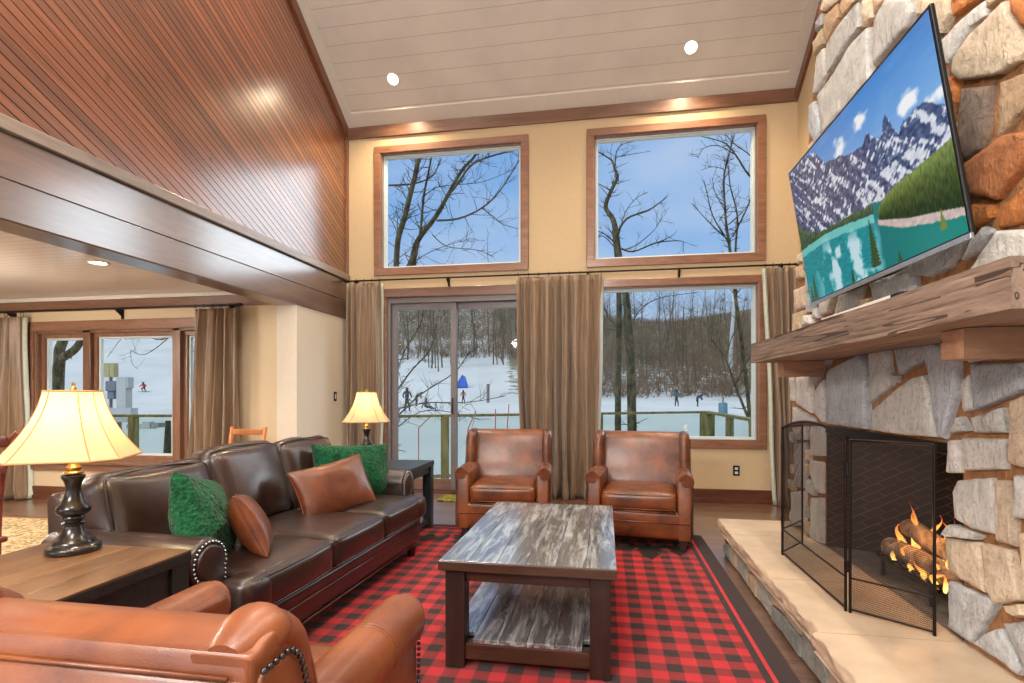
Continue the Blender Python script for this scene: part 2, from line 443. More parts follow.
def m_stone(name='field_stone'):
    t = NT(name); v = t.coord(); a = t.n('ShaderNodeAttribute', attribute_name='tint')
    n1 = t.noise(v, 9, 7, .7, .5); n2 = t.noise(v, 46, 6, .7); n3 = t.noise(t.coord((1, 1.0, .25), (.5, 0, 0)), 26, 5, .7)
    g = t.ramp(n1, [(.3, (.84, .83, .82, 1)), (.7, (1.14, 1.14, 1.14, 1))])
    col = t.mix(1.0, a.outputs['Color'], g, 'MULTIPLY')
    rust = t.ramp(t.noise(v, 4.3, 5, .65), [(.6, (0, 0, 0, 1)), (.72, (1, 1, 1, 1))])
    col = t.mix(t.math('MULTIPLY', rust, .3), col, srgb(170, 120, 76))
    col = t.mix(1.0, col, t.ramp(n3, [(.3, (.9, .9, .9, 1)), (.7, (1.08, 1.08, 1.08, 1))]), 'MULTIPLY')
    col = t.mix(1.0, col, t.ramp(n2, [(.34, (.76, .76, .77, 1)), (.48, (1.04, 1.04, 1.04, 1)), (.7, (1.12, 1.12, 1.12, 1))]), 'MULTIPLY')
    b = t.bump(n2, .012, 1.0); b = t.bump(n1, .04, .8, b); b = t.bump(n3, .016, .9, b)
    return t.pbr(col, .72, spec=.45, bump=b)
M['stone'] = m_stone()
M['mortar'] = plain('rust_mortar', srgb(162, 114, 72), .9, nscale=24, var=.22, bump=.02)
M['slab'] = plain('hearth_sandstone', srgb(194, 174, 150), .62, nscale=5, var=.1, bump=.003, coat=.1)
def m_brick():
    t = NT('herringbone_firebrick'); v = t.coord((1, 1, 1), (0, 0, 0)); x, y, z = t.sep(v)
    c = t.n('ShaderNodeCombineXYZ'); q = t.math('ADD', x, y)
    t.l(t.math('ADD', q, z), c.inputs[0]); t.l(t.math('SUBTRACT', z, q), c.inputs[1])
    b = t.n('ShaderNodeTexBrick'); t.l(c.outputs[0], b.inputs['Vector']); b.inputs['Scale'].default_value = 5
    b.inputs['Color1'].default_value = srgb(48, 40, 38); b.inputs['Color2'].default_value = srgb(34, 29, 28); b.inputs['Mortar'].default_value = srgb(92, 76, 70); b.inputs['Mortar Size'].default_value = .012
    return t.pbr(b.outputs[0], .85, bump=t.bump(t.noise(v, 40, 4), .004, .6))
M['firebrick'] = m_brick()
M['herringwood'] = M['firebrick']
def m_mesh():
    t = NT('fire_screen_mesh'); tr = t.n('ShaderNodeBsdfTransparent'); p = t.n('ShaderNodeBsdfPrincipled')
    p.inputs['Base Color'].default_value = srgb(46, 36, 32); p.inputs['Metallic'].default_value = .5; p.inputs['Roughness'].default_value = .5
    v = t.coord((1, 1, 1)); x, y, z = t.sep(v)
    a = t.math('FRACT', t.math('DIVIDE', t.math('ADD', t.math('ADD', y, z), 50), .008)); b = t.math('FRACT', t.math('DIVIDE', t.math('ADD', t.math('SUBTRACT', y, z), 50), .008))
    f = t.math('MAXIMUM', t.math('GREATER_THAN', a, .74), t.math('GREATER_THAN', b, .74))
    mx = t.n('ShaderNodeMixShader'); t.l(f, mx.inputs[0]); t.l(tr.outputs[0], mx.inputs[1]); t.l(p.outputs[0], mx.inputs[2]); t.l(mx.outputs[0], t.out.inputs['Surface']); return t.m
M['mesh'] = m_mesh()
def m_shade():
    t = NT('lamp_shade_fabric'); d = t.n('ShaderNodeBsdfDiffuse'); tr = t.n('ShaderNodeBsdfTranslucent')
    d.inputs[0].default_value = srgb(240, 222, 186); tr.inputs[0].default_value = srgb(250, 212, 148)
    mx = t.n('ShaderNodeMixShader'); mx.inputs[0].default_value = .55
    t.l(d.outputs[0], mx.inputs[1]); t.l(tr.outputs[0], mx.inputs[2]); t.l(mx.outputs[0], t.out.inputs['Surface']); return t.m
M['shade'] = m_shade()
M['shadetrim'] = plain('shade_binding', srgb(190, 150, 92), .7, var=.05)
M['lampbase'] = plain('bronze_black_lamp', srgb(30, 24, 22), .28, .3, .6, var=.2)
def m_area():
    t = NT('patterned_area_rug'); v = t.coord(); n = t.noise(v, 7, 3, .6, 2.5)
    col = t.ramp(n, [(.38, srgb(176, 156, 118)), (.46, srgb(100, 76, 50)), (.5, srgb(176, 156, 118)), (.62, srgb(186, 168, 130)), (.68, srgb(140, 104, 66))])
    return t.pbr(col, .95, spec=.1)
M['area'] = m_area()

# ------------------------------------------------------------------ room shell
YB, XL, XR, YD, ZT = 6.514, -3.306, 2.14, 5.36, 4.70
SL = .667
def zc(y): return ZT + SL*(YB-y) if y > 2.0 else ZT + SL*(YB-2.0) - SL*(2.0-y)
b = MB(); b.box(-8.2, 2.3, -2.2, YB+.2, -.12, 0); struct(b.build('floor', M['floor']))
# back wall with three openings and a door opening
UL = (-2.835, -1.01, 2.855, 4.335); UR = (-.128, 1.712, 2.855, 4.335); LR = (-.128, 1.722, .71, 2.52); DR = (-2.74, -.93, .0, 2.48)
T = .20
b = MB()
for x0, x1, z0, z1 in ((XL-.24, -2.835, 0, 4.9), (-2.835, -1.01, 2.48, 2.855), (-2.835, -2.74, 0, 2.48), (-1.01, -.93, 2.48, 2.855), (-2.835, -1.01, 4.335, 4.9), (-.93, -.128, 0, 4.9), (-1.01, -.93, 2.855, 4.9),
                       (-.128, 1.722, 0, .71), (-.128, 1.722, 2.52, 2.855), (-.128, 1.722, 4.335, 4.9), (1.722, XR+.2, 0, 4.9), (1.712, 1.722, 2.855, 4.335)):
    b.box(x0, x1, YB, YB+T, z0, z1)
struct(b.build('wall_back', M['wall'], recalc=False))
# right wall
b = MB(); ys = [YB, 2.0, -2.2]
b.prism([(-2.2, 0), (YB, 0), (YB, zc(YB)+.1), (2.0, zc(2.0)+.1), (-2.2, zc(-2.2)+.1)], XR, XR+.2, lambda u, v, w: (w, u, v)); struct(b.build('wall_right', M['wall']))
# wood clad upper left wall above the beam
b = MB(); b.prism([(-2.2, 2.74), (YB, 2.74), (YB, zc(YB)+.1), (2.0, zc(2.0)+.1), (-2.2, zc(-2.2)+.1)], XL-.24, XL, lambda u, v, w: (w, u, v)); struct(b.build('wall_left', M['diag']))
b = MB(); b.box(XL-.24, XL, YD, YB, 0, 2.22); struct(b.build('wall_stub', M['stub']))
# rear wall behind the camera, window openings added for fill light, and far dining walls
b = MB(); b.box(-8.2, XR+.2, -2.4, -2.2, 0, .6); b.box(-8.2, XR+.2, -2.4, -2.2, 4.2, zc(-2.2)+.1); b.box(-8.2, -7.2, -2.4, -2.2, .6, 4.2); b.box(-3.7, -2.9, -2.4, -2.2, .6, 4.2); b.box(-7.2, -3.7, -2.4, -2.2, 2.2, 4.2); b.box(1.6, XR+.2, -2.4, -2.2, .6, 4.2); b.box(-.8, -.5, -2.4, -2.2, .6, 4.2); struct(b.build('wall_rear', M['cream'], recalc=False))
b = MB(); b.box(-8.4, -8.2, -2.2, YD+.2, 0, 2.6); struct(b.build('wall_dining_side', M['cream']))
DW = (-6.72, -4.42, .46, 2.0)
b = MB()
for x0, x1, z0, z1 in ((-8.2, DW[0], 0, 2.6), (DW[0], DW[1], 0, DW[2]), (DW[0], DW[1], DW[3], 2.6), (DW[1], XL-.24, 0, 2.6)): b.box(x0, x1, YD, YD+T, z0, z1)
struct(b.build('wall_dining', M['cream'], recalc=False))
b = MB(); b.box(-8.2, XL-.24, -2.2, YD, 2.39, 2.5); struct(b.build('ceiling_dining', M['ceil_low']))
# vaulted ceiling, thin slabs
b = MB(); b.prism([(YB+.2, zc(YB+.2)), (2.0, zc(2.0)), (2.0, zc(2.0)+.15), (YB+.2, zc(YB+.2)+.15)], XL-.24, XR+.2, lambda u, v, w: (w, u, v))
b.prism([(2.0, zc(2.0)), (-2.4, zc(-2.4)), (-2.4, zc(-2.4)+.15), (2.0, zc(2.0)+.15)], XL-.24, XR+.2, lambda u, v, w: (w, u, v)); struct(b.build('ceiling', M['ceiling']))
# border boards of the ceiling (flat white frame) and the wood trims
sl = lambda y, d: zc(y)-d
b = MB(); b.prism([(YB, sl(YB, .001)), (YB-.17, sl(YB-.17, .001)), (YB-.17, sl(YB-.17, .022)), (YB, sl(YB, .022))], XL, XR, lambda u, v, w: (w, u, v))
for xa, xb in ((XL, XL+.14), (XR-.14, XR)):
    b.prism([(YB-.17, sl(YB-.17, .001)), (2.0, sl(2.0, .001)), (2.0, sl(2.0, .022)), (YB-.17, sl(YB-.17, .022))], xa, xb, lambda u, v, w: (w, u, v))
struct(b.build('trim_1', M['ceilflat']))
b = MB(); b.box(XL, XR, YB-.035, YB, ZT-.155, ZT-.012); struct(b.build('trim_2', M['trimwood'], bevel=.004))
b = MB(); b.prism([(YB-.035, sl(YB-.035, .022)), (2.0, sl(2.0, .022)), (2.0, sl(2.0, .16)), (YB-.035, sl(YB-.035, .16))], XL, XL+.035, lambda u, v, w: (w, u, v)); struct(b.build('trim_3', M['trimwood_y']))
b = MB(); b.prism([(YB-.035, sl(YB-.035, .022)), (2.0, sl(2.0, .022)), (2.0, sl(2.0, .16)), (YB-.035, sl(YB-.035, .16))], XR-.035, XR, lambda u, v, w: (w, u, v)); struct(b.build('trim_4', M['trimwood_y']))
b = MB(); b.box(XL, XL+.03, YB-.035, YB-.001, 2.78, ZT-.16); struct(b.build('trim_5', M['trimwood_z']))
# beam
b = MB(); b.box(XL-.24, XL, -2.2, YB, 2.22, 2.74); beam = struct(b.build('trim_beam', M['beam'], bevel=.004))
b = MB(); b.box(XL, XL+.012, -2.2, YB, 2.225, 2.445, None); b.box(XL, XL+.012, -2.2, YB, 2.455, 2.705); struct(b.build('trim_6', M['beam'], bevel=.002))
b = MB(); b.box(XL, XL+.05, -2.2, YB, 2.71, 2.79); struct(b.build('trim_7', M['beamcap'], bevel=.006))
# baseboards
b = MB(); b.box(-.90, XR, YB-.02, YB, 0, .155); b.box(-.90, XR, YB-.032, YB, 0, .05); struct(b.build('baseboard_back', M['baseb'], bevel=.005))
b = MB(); b.box(XL, XL+.02, YD, YB-.03, 0, .155); struct(b.build('baseboard_stub', M['baseb'], bevel=.004))
b = MB(); b.box(-8.2, XL-.24, YD-.02, YD, 0, .155); b.box(-8.2, XL-.24, YD-.032, YD, 0, .05); struct(b.build('baseboard_dining', M['baseb'], bevel=.004))
# dining crown: pale cove and wood band
b = MB(); b.box(-8.2, XL-.24, YD-.05, YD, 2.345, 2.39); struct(b.build('trim_8', M['ceilflat'], bevel=.008))
b = MB(); b.box(-8.2, XL-.24, YD-.035, YD, 2.225, 2.345); struct(b.build('trim_9', M['trimwood'], bevel=.004))

def casing(mb, x0, x1, z0, z1, w, y, top=None, bot=True, d=.028):
    """flat mitred casing round an opening"""
    tw = top or w
    mb.box(x0-w, x1+w, y-d, y, z1, z1+tw)
    if bot: mb.box(x0-w, x1+w, y-d, y, z0-w, z0)
    mb.box(x0-w, x0, y-d, y, z0, z1); mb.box(x1, x1+w, y-d, y, z0, z1)
def window(i, op, y, w=.088, top=None, jamb=.13, sash='sashwhite', label=None):
    x0, x1, z0, z1 = op
    e = thing('window_%d' % i, None, None, (0, 0, 0)); struct(e)
    if label: e['label'] = label
    m = MB(); casing(m, x0, x1, z0, z1, w, y, top); m.build('casing', M['trimwood'], e, bevel=.005)
    m = MB(); s = .012
    m.box(x0, x0+s, y, y+jamb, z0, z1); m.box(x1-s, x1, y, y+jamb, z0, z1); m.box(x0+s, x1-s, y, y+jamb, z1-s, z1); m.box(x0+s, x1-s, y, y+jamb, z0, z0+s)
    m.build('jamb', M['trimwood_z'], e)
    f = .03; a0, a1, b0, b1 = x0+s, x1-s, z0+s, z1-s; yy = y+.07
    m = MB()
    for k, (ff, ya, yb_) in enumerate(((f*.5, yy-.02, yy), (f, yy, yy+.05))):
        m.box(a0, a0+ff, ya, yb_, b0, b1); m.box(a1-ff, a1, ya, yb_, b0, b1); m.box(a0+ff, a1-ff, ya, yb_, b1-ff, b1); m.box(a0+ff, a1-ff, ya, yb_, b0, b0+ff)
    m.build('sash', M[sash], e, bevel=.004)
    m = MB(); m.box(a0+f-.005, a1-f+.005, yy+.02, yy+.026, b0+f-.005, b1-f+.005); m.build('pane', M['glass'], e)
    return e
window(1, UL, YB); window(2, UR, YB); window(3, LR, YB)

# sliding glass door
e = struct(thing('door_1', None, None))
m = MB(); casing(m, DR[0], DR[1], 0, DR[3], .115, YB, bot=False); m.build('casing', M['trimwood'], e, bevel=.005)
m = MB(); x0, x1 = DR[0], DR[1]
m.box(x0, x0+.03, YB, YB+.17, .03, 2.48); m.box(x1-.03, x1, YB, YB+.17, .03, 2.48); m.box(x0+.03, x1-.03, YB, YB+.17, 2.41, 2.48); m.build('door_frame', M['sashdark'], e, bevel=.003)
m = MB(); m.box(x0, x1, YB-.01, YB+.18, 0, .03); m.build('threshold', M['baseb'], e, bevel=.004)
for nm, a, c, yy in (('door_panel', -2.71, -1.85, YB+.05), ('door_panel', -1.93, -.96, YB+.10)):
    p = MB(); p.box(a, a+.075, yy, yy+.04, .03, 2.41); p.box(c-.075, c, yy, yy+.04, .03, 2.41); p.box(a+.075, c-.075, yy, yy+.04, 2.33, 2.41)
    q = p.build(nm, M['sashdark'], e, bevel=.004)
    p = MB(); p.box(a+.075, c-.075, yy, yy+.04, .03, .17); p.build('bottom_rail', M['trimwood'], q, bevel=.004)
    p = MB(); p.box(a+.07, c-.07, yy+.017, yy+.023, .165, 2.335); p.build('pane', M['glass'], q)
p = MB(); p.tube([(-1.89, YB+.02, 1.0), (-1.89, YB+.0, 1.03), (-1.89, YB+.0, 1.17), (-1.89, YB+.02, 1.2)], .009, 8); p.build('handle', M['iron'], e, smooth=1)

# dining window: one frame, three lights
e = struct(thing('window_4', None, None)); x0, x1, z0, z1 = DW; y = YD
m = MB(); casing(m, x0, x1, z0, z1, .11, y); m.build('casing', M['trimwood'], e, bevel=.005)
m = MB(); m.box(x0-.16, x1+.16, y-.07, y, z0-.03, z0); m.build('sill', M['trimwood'], e, bevel=.006)
m = MB()
for a in (x0, -6.05, -4.85, x1-.03):
    wdt = .03 if a in (x0, x1-.03) else .10
    m.box(a, a+wdt, y, y+.16, z0, z1)
m.box(x0, x1, y, y+.16, z1-.03, z1); m.box(x0, x1, y, y+.16, z0, z0+.03); m.build('jamb', M['trimwood_z'], e, bevel=.003)
for a, c in ((x0+.03, -6.05), (-5.95, -4.85), (-4.75, x1-.03)):
    p = MB(); fr = .045 if c-a > .9 else .05; zb, zt = z0+.03, z1-.03
    for k, mt in ((0, 'trimwood_z'), (1, 'sashwhite')):
        f0 = fr if k == 0 else .025; off = 0 if k == 0 else fr; ya = y+.05+.02*k
        p = MB(); A0, A1, B0, B1 = a+off, c-off, zb+off, zt-off
        p.box(A0, A0+f0, ya, ya+.04, B0, B1); p.box(A1-f0, A1, ya, ya+.04, B0, B1); p.box(A0+f0, A1-f0, ya, ya+.04, B1-f0, B1); p.box(A0+f0, A1-f0, ya, ya+.04, B0, B0+f0)
        o = p.build('sash', M[mt], e, bevel=.003)
    g = MB(); g.box(A0+f0, A1-f0, ya+.015, ya+.02, B0+f0, B1-f0); g.build('pane', M['glass'], o)

STONES = [  # orange stones: rust colour with the warm light there painted in
 ([(3.751,3.792),(3.486,3.6),(3.718,3.689),(3.785,3.75)], (206,188,164)),
 ([(3.458,3.58),(3.254,3.432),(3.438,3.467),(3.489,3.529)], (190,160,128)),
 ([(3.701,3.654),(3.524,3.603),(3.507,3.51),(3.597,3.49),(3.692,3.482),(3.735,3.582)], (190,160,128)),
 ([(3.239,3.408),(3.224,3.265),(3.349,3.266),(3.659,3.255),(3.663,3.447),(3.438,3.447)], (196,196,192)),
 ([(3.191,3.386),(3.112,3.329),(3.101,3.226),(3.191,3.236),(3.205,3.33)], (206,188,164)),
 ([(3.121,3.189),(3.107,2.916),(3.444,2.912),(3.768,2.94),(3.838,3.217),(3.554,3.21),(3.33,3.233)], (196,196,192)),
 ([(3.838,3.488),(3.718,3.46),(3.711,3.282),(3.848,3.243),(3.928,3.281)], (196,196,192)),
 ([(3.884,3.208),(3.82,3.086),(3.792,2.965),(3.855,2.914),(3.973,3.052),(3.947,3.221)], (170,176,182)),
 ([(3.072,3.3),(2.97,3.227),(3.067,3.214)], (190,160,128)),
 ([(2.956,3.217),(2.739,3.06),(2.7,2.976),(2.739,2.937),(2.831,2.951),(3.072,2.954),(3.072,3.194)], (196,196,192)),
 ([(2.668,3.008),(2.454,2.854),(2.445,2.791),(2.505,2.75),(2.574,2.862),(2.668,2.953)], (206,188,164)),
 ([(2.432,2.838),(2.281,2.729),(2.37,2.752),(2.426,2.766)], (190,118,62)),
 ([(2.236,2.697),(2.239,2.639),(2.308,2.651),(2.461,2.587),(2.495,2.714),(2.38,2.721),(2.273,2.706)], (196,196,192)),
 ([(2.218,2.683),(2.163,2.643),(2.215,2.645)], (190,160,128)),
 ([(2.148,2.627),(2.12,2.57),(2.079,2.485),(2.062,2.412),(2.08,2.376),(2.178,2.385),(2.38,2.481),(2.419,2.534),(2.408,2.59),(2.308,2.619),(2.218,2.621)], (206,188,164)),
 ([(2.114,2.608),(2.009,2.532),(2.009,2.445),(2.069,2.484),(2.107,2.561)], (190,118,62)),
 ([(2.377,2.45),(2.222,2.371),(2.236,2.305),(2.247,2.205),(2.27,2.162),(2.368,2.162),(2.408,2.262),(2.395,2.389)], (120,104,92)),
 ([(2.17,2.356),(2.051,2.322),(2.049,2.214),(2.118,2.186),(2.186,2.161),(2.182,2.291)], (190,160,128)),
 ([(2.033,2.354),(1.975,2.325),(1.975,2.115),(2.031,2.143),(2.042,2.25)], (190,118,62)),
 ([(2.445,2.536),(2.398,2.455),(2.408,2.408),(2.44,2.495)], (190,118,62)),
 ([(2.047,2.121),(2.012,2.07),(2.033,2.039),(2.093,1.997),(2.189,1.945),(2.311,2.007),(2.364,2.135),(2.265,2.148),(2.149,2.161)], (158,100,60)),
 ([(2.317,1.975),(2.215,1.935),(2.225,1.892),(2.305,1.881)], (190,118,62)),
 ([(2.189,1.909),(2.003,1.957),(1.995,1.814),(2.179,1.842)], (190,118,62)),
 ([(2.267,1.874),(2.215,1.837),(2.292,1.79),(2.384,1.774),(2.335,1.839)], (176,178,180)),
 ([(2.179,1.832),(2.003,1.783),(2.003,1.689),(2.131,1.698),(2.319,1.724)], (206,204,198)),
 ([(2.594,1.865),(2.361,1.847),(2.458,1.768),(2.594,1.754),(2.845,1.827)], (176,178,180)),
 ([(4.072,1.804),(3.947,1.789),(3.933,1.728),(4.082,1.725)], (206,204,198)),
 ([(4.031,2.077),(3.996,1.924),(3.899,1.853),(3.923,1.807),(4.041,1.821)], (176,178,180)),
 ([(3.799,1.842),(3.558,1.845),(3.658,1.759),(3.808,1.764)], (196,196,192)),
 ([(3.512,1.842),(3.196,1.838),(3.253,1.742),(3.589,1.721)], (196,196,192)),
 ([(3.116,1.833),(2.844,1.831),(2.702,1.811),(2.702,1.71),(3.064,1.732)], (176,178,180)),
 ([(4.36,1.375),(4.244,1.371),(4.244,1.197),(4.313,1.196)], (196,196,192)),
 ([(4.205,1.372),(3.957,1.373),(3.937,1.12),(4.2,1.178)], (196,196,192)),
 ([(3.909,1.473),(3.625,1.477),(3.742,1.398),(3.89,1.309),(3.933,1.385)], (176,178,180)),
 ([(3.876,1.274),(3.75,1.344),(3.75,1.067),(3.876,1.119)], (196,196,192)),
 ([(3.609,1.411),(3.227,1.465),(3.16,1.403),(3.145,1.321),(3.154,1.062),(3.691,1.06),(3.683,1.389)], (170,176,182)),
 ([(3.127,1.477),(2.949,1.487),(2.91,1.292),(3.13,1.197)], (196,196,192)),
 ([(4.307,1.156),(3.914,1.087),(3.885,1.051),(4.319,1.034)], (196,196,192)),
 ([(2.888,1.485),(2.752,1.485),(2.626,1.482),(2.632,1.401),(2.84,1.341)], (170,176,182)),
 ([(2.888,1.356),(2.854,1.337),(2.873,1.304)], (176,178,180)),
 ([(3.085,1.159),(2.829,1.283),(2.71,1.325),(2.627,1.333),(2.561,1.143),(2.543,1.068),(2.785,1.058),(3.09,1.061)], (206,204,198)),
 ([(2.62,1.48),(2.569,1.481),(2.412,1.385),(2.412,1.259),(2.482,1.109),(2.502,1.063),(2.528,1.066),(2.602,1.366)], (170,176,182)),
 ([(2.391,1.297),(2.341,1.326),(2.327,1.192),(2.375,1.179)], (196,196,192)),
 ([(2.324,1.365),(2.05,1.358),(2.055,1.266),(2.23,1.208),(2.295,1.188),(2.316,1.322)], (170,176,182)),
 ([(2.392,1.161),(2.341,1.108),(2.452,1.089)], (196,196,192)),
 ([(2.324,1.16),(2.166,1.202),(2.15,1.114),(2.316,1.102)], (196,196,192)),
 ([(2.47,1.061),(2.405,1.067),(2.405,0.937),(2.482,0.926)], (206,204,198)),
 ([(2.368,1.08),(2.156,1.092),(2.156,0.986),(2.353,0.954)], (206,204,198)),
 ([(2.11,1.229),(1.997,1.26),(1.967,1.074),(2.031,1.002),(2.122,1.008)], (206,188,164)),
 ([(2.411,0.906),(2.226,0.944),(2.198,0.89),(2.199,0.745),(2.321,0.735),(2.425,0.751),(2.439,0.855)], (206,204,198)),
 ([(2.187,0.942),(2.117,0.949),(2.108,0.727),(2.182,0.722)], (206,188,164)),
 ([(2.092,0.975),(1.972,0.991),(1.972,0.848),(2.097,0.827)], (196,196,192)),
 ([(2.446,0.722),(2.276,0.724),(2.292,0.7),(2.49,0.666)], (196,196,192)),
 ([(2.49,0.662),(2.292,0.692),(2.251,0.516),(2.397,0.515),(2.475,0.532)], (206,188,164)),
 ([(2.267,0.695),(2.127,0.711),(2.078,0.553),(2.198,0.495),(2.239,0.527)], (206,188,164)),
 ([(2.082,0.78),(1.972,0.827),(1.954,0.6),(2.066,0.558)], (206,188,164)),
 ([(2.465,0.485),(2.189,0.507),(2.32,0.297),(2.376,0.294),(2.465,0.298)], (176,178,180)),
 ([(2.309,0.302),(2.252,0.368),(2.177,0.416),(2.081,0.322),(2.092,0.294)], (176,178,180)),
 ([(2.144,0.51),(2.064,0.547),(2.057,0.51),(2.091,0.49),(2.131,0.492)], (206,188,164)),
 ([(2.165,0.441),(1.982,0.528),(1.982,0.349),(2.073,0.332)], (176,178,180)),
 ([(4.304,1.009),(4.039,1.025),(4.039,0.93),(4.253,0.912)], (196,196,192)),
 ([(4.304,0.878),(4.062,0.909),(4.062,0.586),(4.279,0.566)], (176,178,180)),
 ([(4.304,0.52),(4.076,0.569),(4.076,0.333),(4.279,0.271)], (196,196,192)),
 ([(3.955,1.03),(3.748,1.042),(3.748,0.852),(3.955,0.825)], (196,196,192)),
 ([(3.955,0.798),(3.767,0.806),(3.767,0.607),(3.859,0.606),(3.955,0.729)], (206,204,198)),
 ([(3.955,0.542),(3.767,0.578),(3.767,0.281),(3.955,0.253)], (196,196,192)),
]
# ------------------------------------------------------------------ fixtures
def downlight(x, y, z, slope, label, power, warm=(1, .87, .72), group='recessed ceiling lights', tilt=0, size=1.0, aim=None, cone=130):
    e = thing('recessed_light', label, 'light', (x, y, z), 0, group)
    e.rotation_euler = (slope, 0, 0)
    m = MB(); m.lathe([(.078, -.001), (.078, -.006), (.066, -.009), (.06, .0), (.058, .02)], n=28); m.build('trim_ring', M['ceilflat'], e, smooth=40)
    m = MB(); m.lathe([(.0585, -.003), (.03, -.0035), (.002, -.004)], n=24); m.build('lens', M['lens'], e)
    ld = bpy.data.lights.new('downlight_lamp', 'SPOT'); ld.energy = power; ld.color = warm; ld.spot_size = R(cone); ld.spot_blend = .8; ld.shadow_soft_size = .06
    lo = bpy.data.objects.new('downlight_lamp', ld); link(lo, e); lo.location = (0, 0, -.03)
    lo.rotation_euler = (-slope, 0, 0) if aim is None else aim
    return e
M['lens'] = emit('lit_lens', (1, .86, .66, 1), 30)
sa = math.atan(SL)
PW = 225; CH = 90
for x, y, lab, p in ((-2.488, 6.061, 'lit recessed can in the sloped white ceiling, above the left window', PW*.85), (.917, 6.057, 'lit recessed can in the sloped white ceiling, above the right window', PW*.85),
                  (-2.488, 4.3, 'added unseen recessed can up the slope over the sofa, for fill light', PW), (.917, 4.3, 'added unseen recessed can up the slope over the armchairs, for fill light', PW),  # cans from here on are added out of view for brightness
                  (-2.488, 2.9, 'added unseen recessed can near the ridge over the sofa, for fill light', PW), (.917, 2.9, 'added unseen recessed can near the ridge over the hearth, for fill light', PW)):
    downlight(x, y, zc(y), -sa, lab, p, (1, .76, .48) if p < PW else (1, .87, .72))
for x, y, lab in ((-2.2, .9, 'added unseen recessed can on the near slope left of the camera, for fill light'), (1.0, .9, 'added unseen recessed can on the near slope right of the camera, for fill light'), (-.6, -.6, 'added unseen recessed can on the near slope behind the camera, for fill light')):  # near-slope cans, all added out of view to brighten the room
    downlight(x, y, zc(y), sa, lab, PW)
for x, y, lab in ((-4.327, 3.971, 'lit recessed can in the low white dining ceiling'), (-6.2, 3.9, 'added unseen recessed can in the low dining ceiling, farther left, for fill light'), (-4.6, 1.5, 'added unseen recessed can in the low dining ceiling, near side, for fill light')):  # all but the first are added out of view to brighten the dining area
    downlight(x, y, 2.39, 0, lab, 110, group='recessed dining lights')

# ------------------------------------------------------------------ curtains
def curtain(name, label, x0, x1, y, z0, z1, folds, rods, seed, lean0=0, lean1=0, amp=.045, group=None, lining=None, pinch=1.0):
    e = thing(name, label, 'curtain', ((x0+x1)/2, y, z0), 0, group)
    rr = random.Random(seed); ph = [rr.uniform(-.5, .5) for _ in range(folds+2)]; am = [rr.uniform(.45, 1.45) for _ in range(folds+2)]
    W = x1-x0; H = z1-z0
    def fn(u, v):
        k = u*folds; i = int(min(k, folds-1e-6)); f = k-i
        kk = k+.42*noise.noise(Vector((k*.8, seed*3.3, .4*v)))
        s = math.sin(math.pi*2*kk + .7*math.sin(3*v+seed+i)*(1-v))
        s = math.copysign(abs(s)**.8, s)
        a = amp*(am[i]*(1-f)+am[i+1]*f)*(.55+.75*(1-v)**.7)*(1 if v < .96 else .8)
        xx = -W/2 + W*u + (lean0*(1-u)+lean1*u)*(1-v) + .012*math.sin(9*v+k*2+seed)*(1-v) + (.25*W/folds)*math.sin(4*math.pi*k)*.3
        yy = a*s + .012*math.sin(5*v+k*1.3)
        if v < .06: yy += -.03*(1-v/.06)*math.sin(k*3.1+seed); xx += .02*math.sin(k*4.3)*(1-v/.06)
        return (xx, yy, H*v)
    m = MB(); m.grid(fn, folds*12, 36); o = m.build('cloth', M['curtain'], e, smooth=1, recalc=False)
    sd = o.modifiers.new('s', 'SOLIDIFY'); sd.thickness = .004; sd.offset = 0
    if lining:
        side = lining; u0 = 1.0 if side > 0 else 0.0
        m = MB(); m.grid(lambda u, v: (fn(u0, v)[0]+side*(-.012+.03*u), fn(u0, v)[1]+.01+.05*u, H*v), 3, 36); q = m.build('lining', M['lining'], e, smooth=1, recalc=False)
        s2 = q.modifiers.new('s', 'SOLIDIFY'); s2.thickness = .004
    for i in range(folds+1):
        u = i/folds; x = -W/2+W*u*.97+.015*W
        m = MB(); m.tube([(x, .0+.021*math.sin(t*math.pi/6), H+.028+.021*math.cos(t*math.pi/6)) for t in range(13)], .003, 6, False); m.build('curtain_ring', M['iron'], e, smooth=1)
    return e
YC = YB-.11
curtain('curtain', 'narrow bronze curtain left of the sliding door, hanging in the corner behind the far lamp', -3.24, -2.80, YC, .01, 2.66, 4, 0, 1, lining=1, amp=.055)
curtain('curtain', 'wide bronze curtain pair between the sliding door and the right window, pooling behind the armchairs', -1.05, -.03, YC, .005, 2.66, 8, 0, 5, lean0=.06, lean1=-.05, amp=.07, lining=1)
curtain('curtain', 'narrow bronze curtain in the right corner beside the stone fireplace', 1.76, 2.11, YC, .005, 2.66, 4, 0, 9, lean0=.12, lining=-1, amp=.055)
YC2 = YD-.11
curtain('curtain', 'bronze curtain on the right end of the dining window, left of the pine chair', -4.47, -3.92, YC2, .01, 2.19, 5, 0, 3, lean0=-.10, lean1=.02, amp=.06)
curtain('curtain', 'bronze curtain at the left edge of the dining window, behind the near lamp', -7.35, -6.76, YC2, .01, 2.16, 5, 0, 4, lining=1, amp=.06)
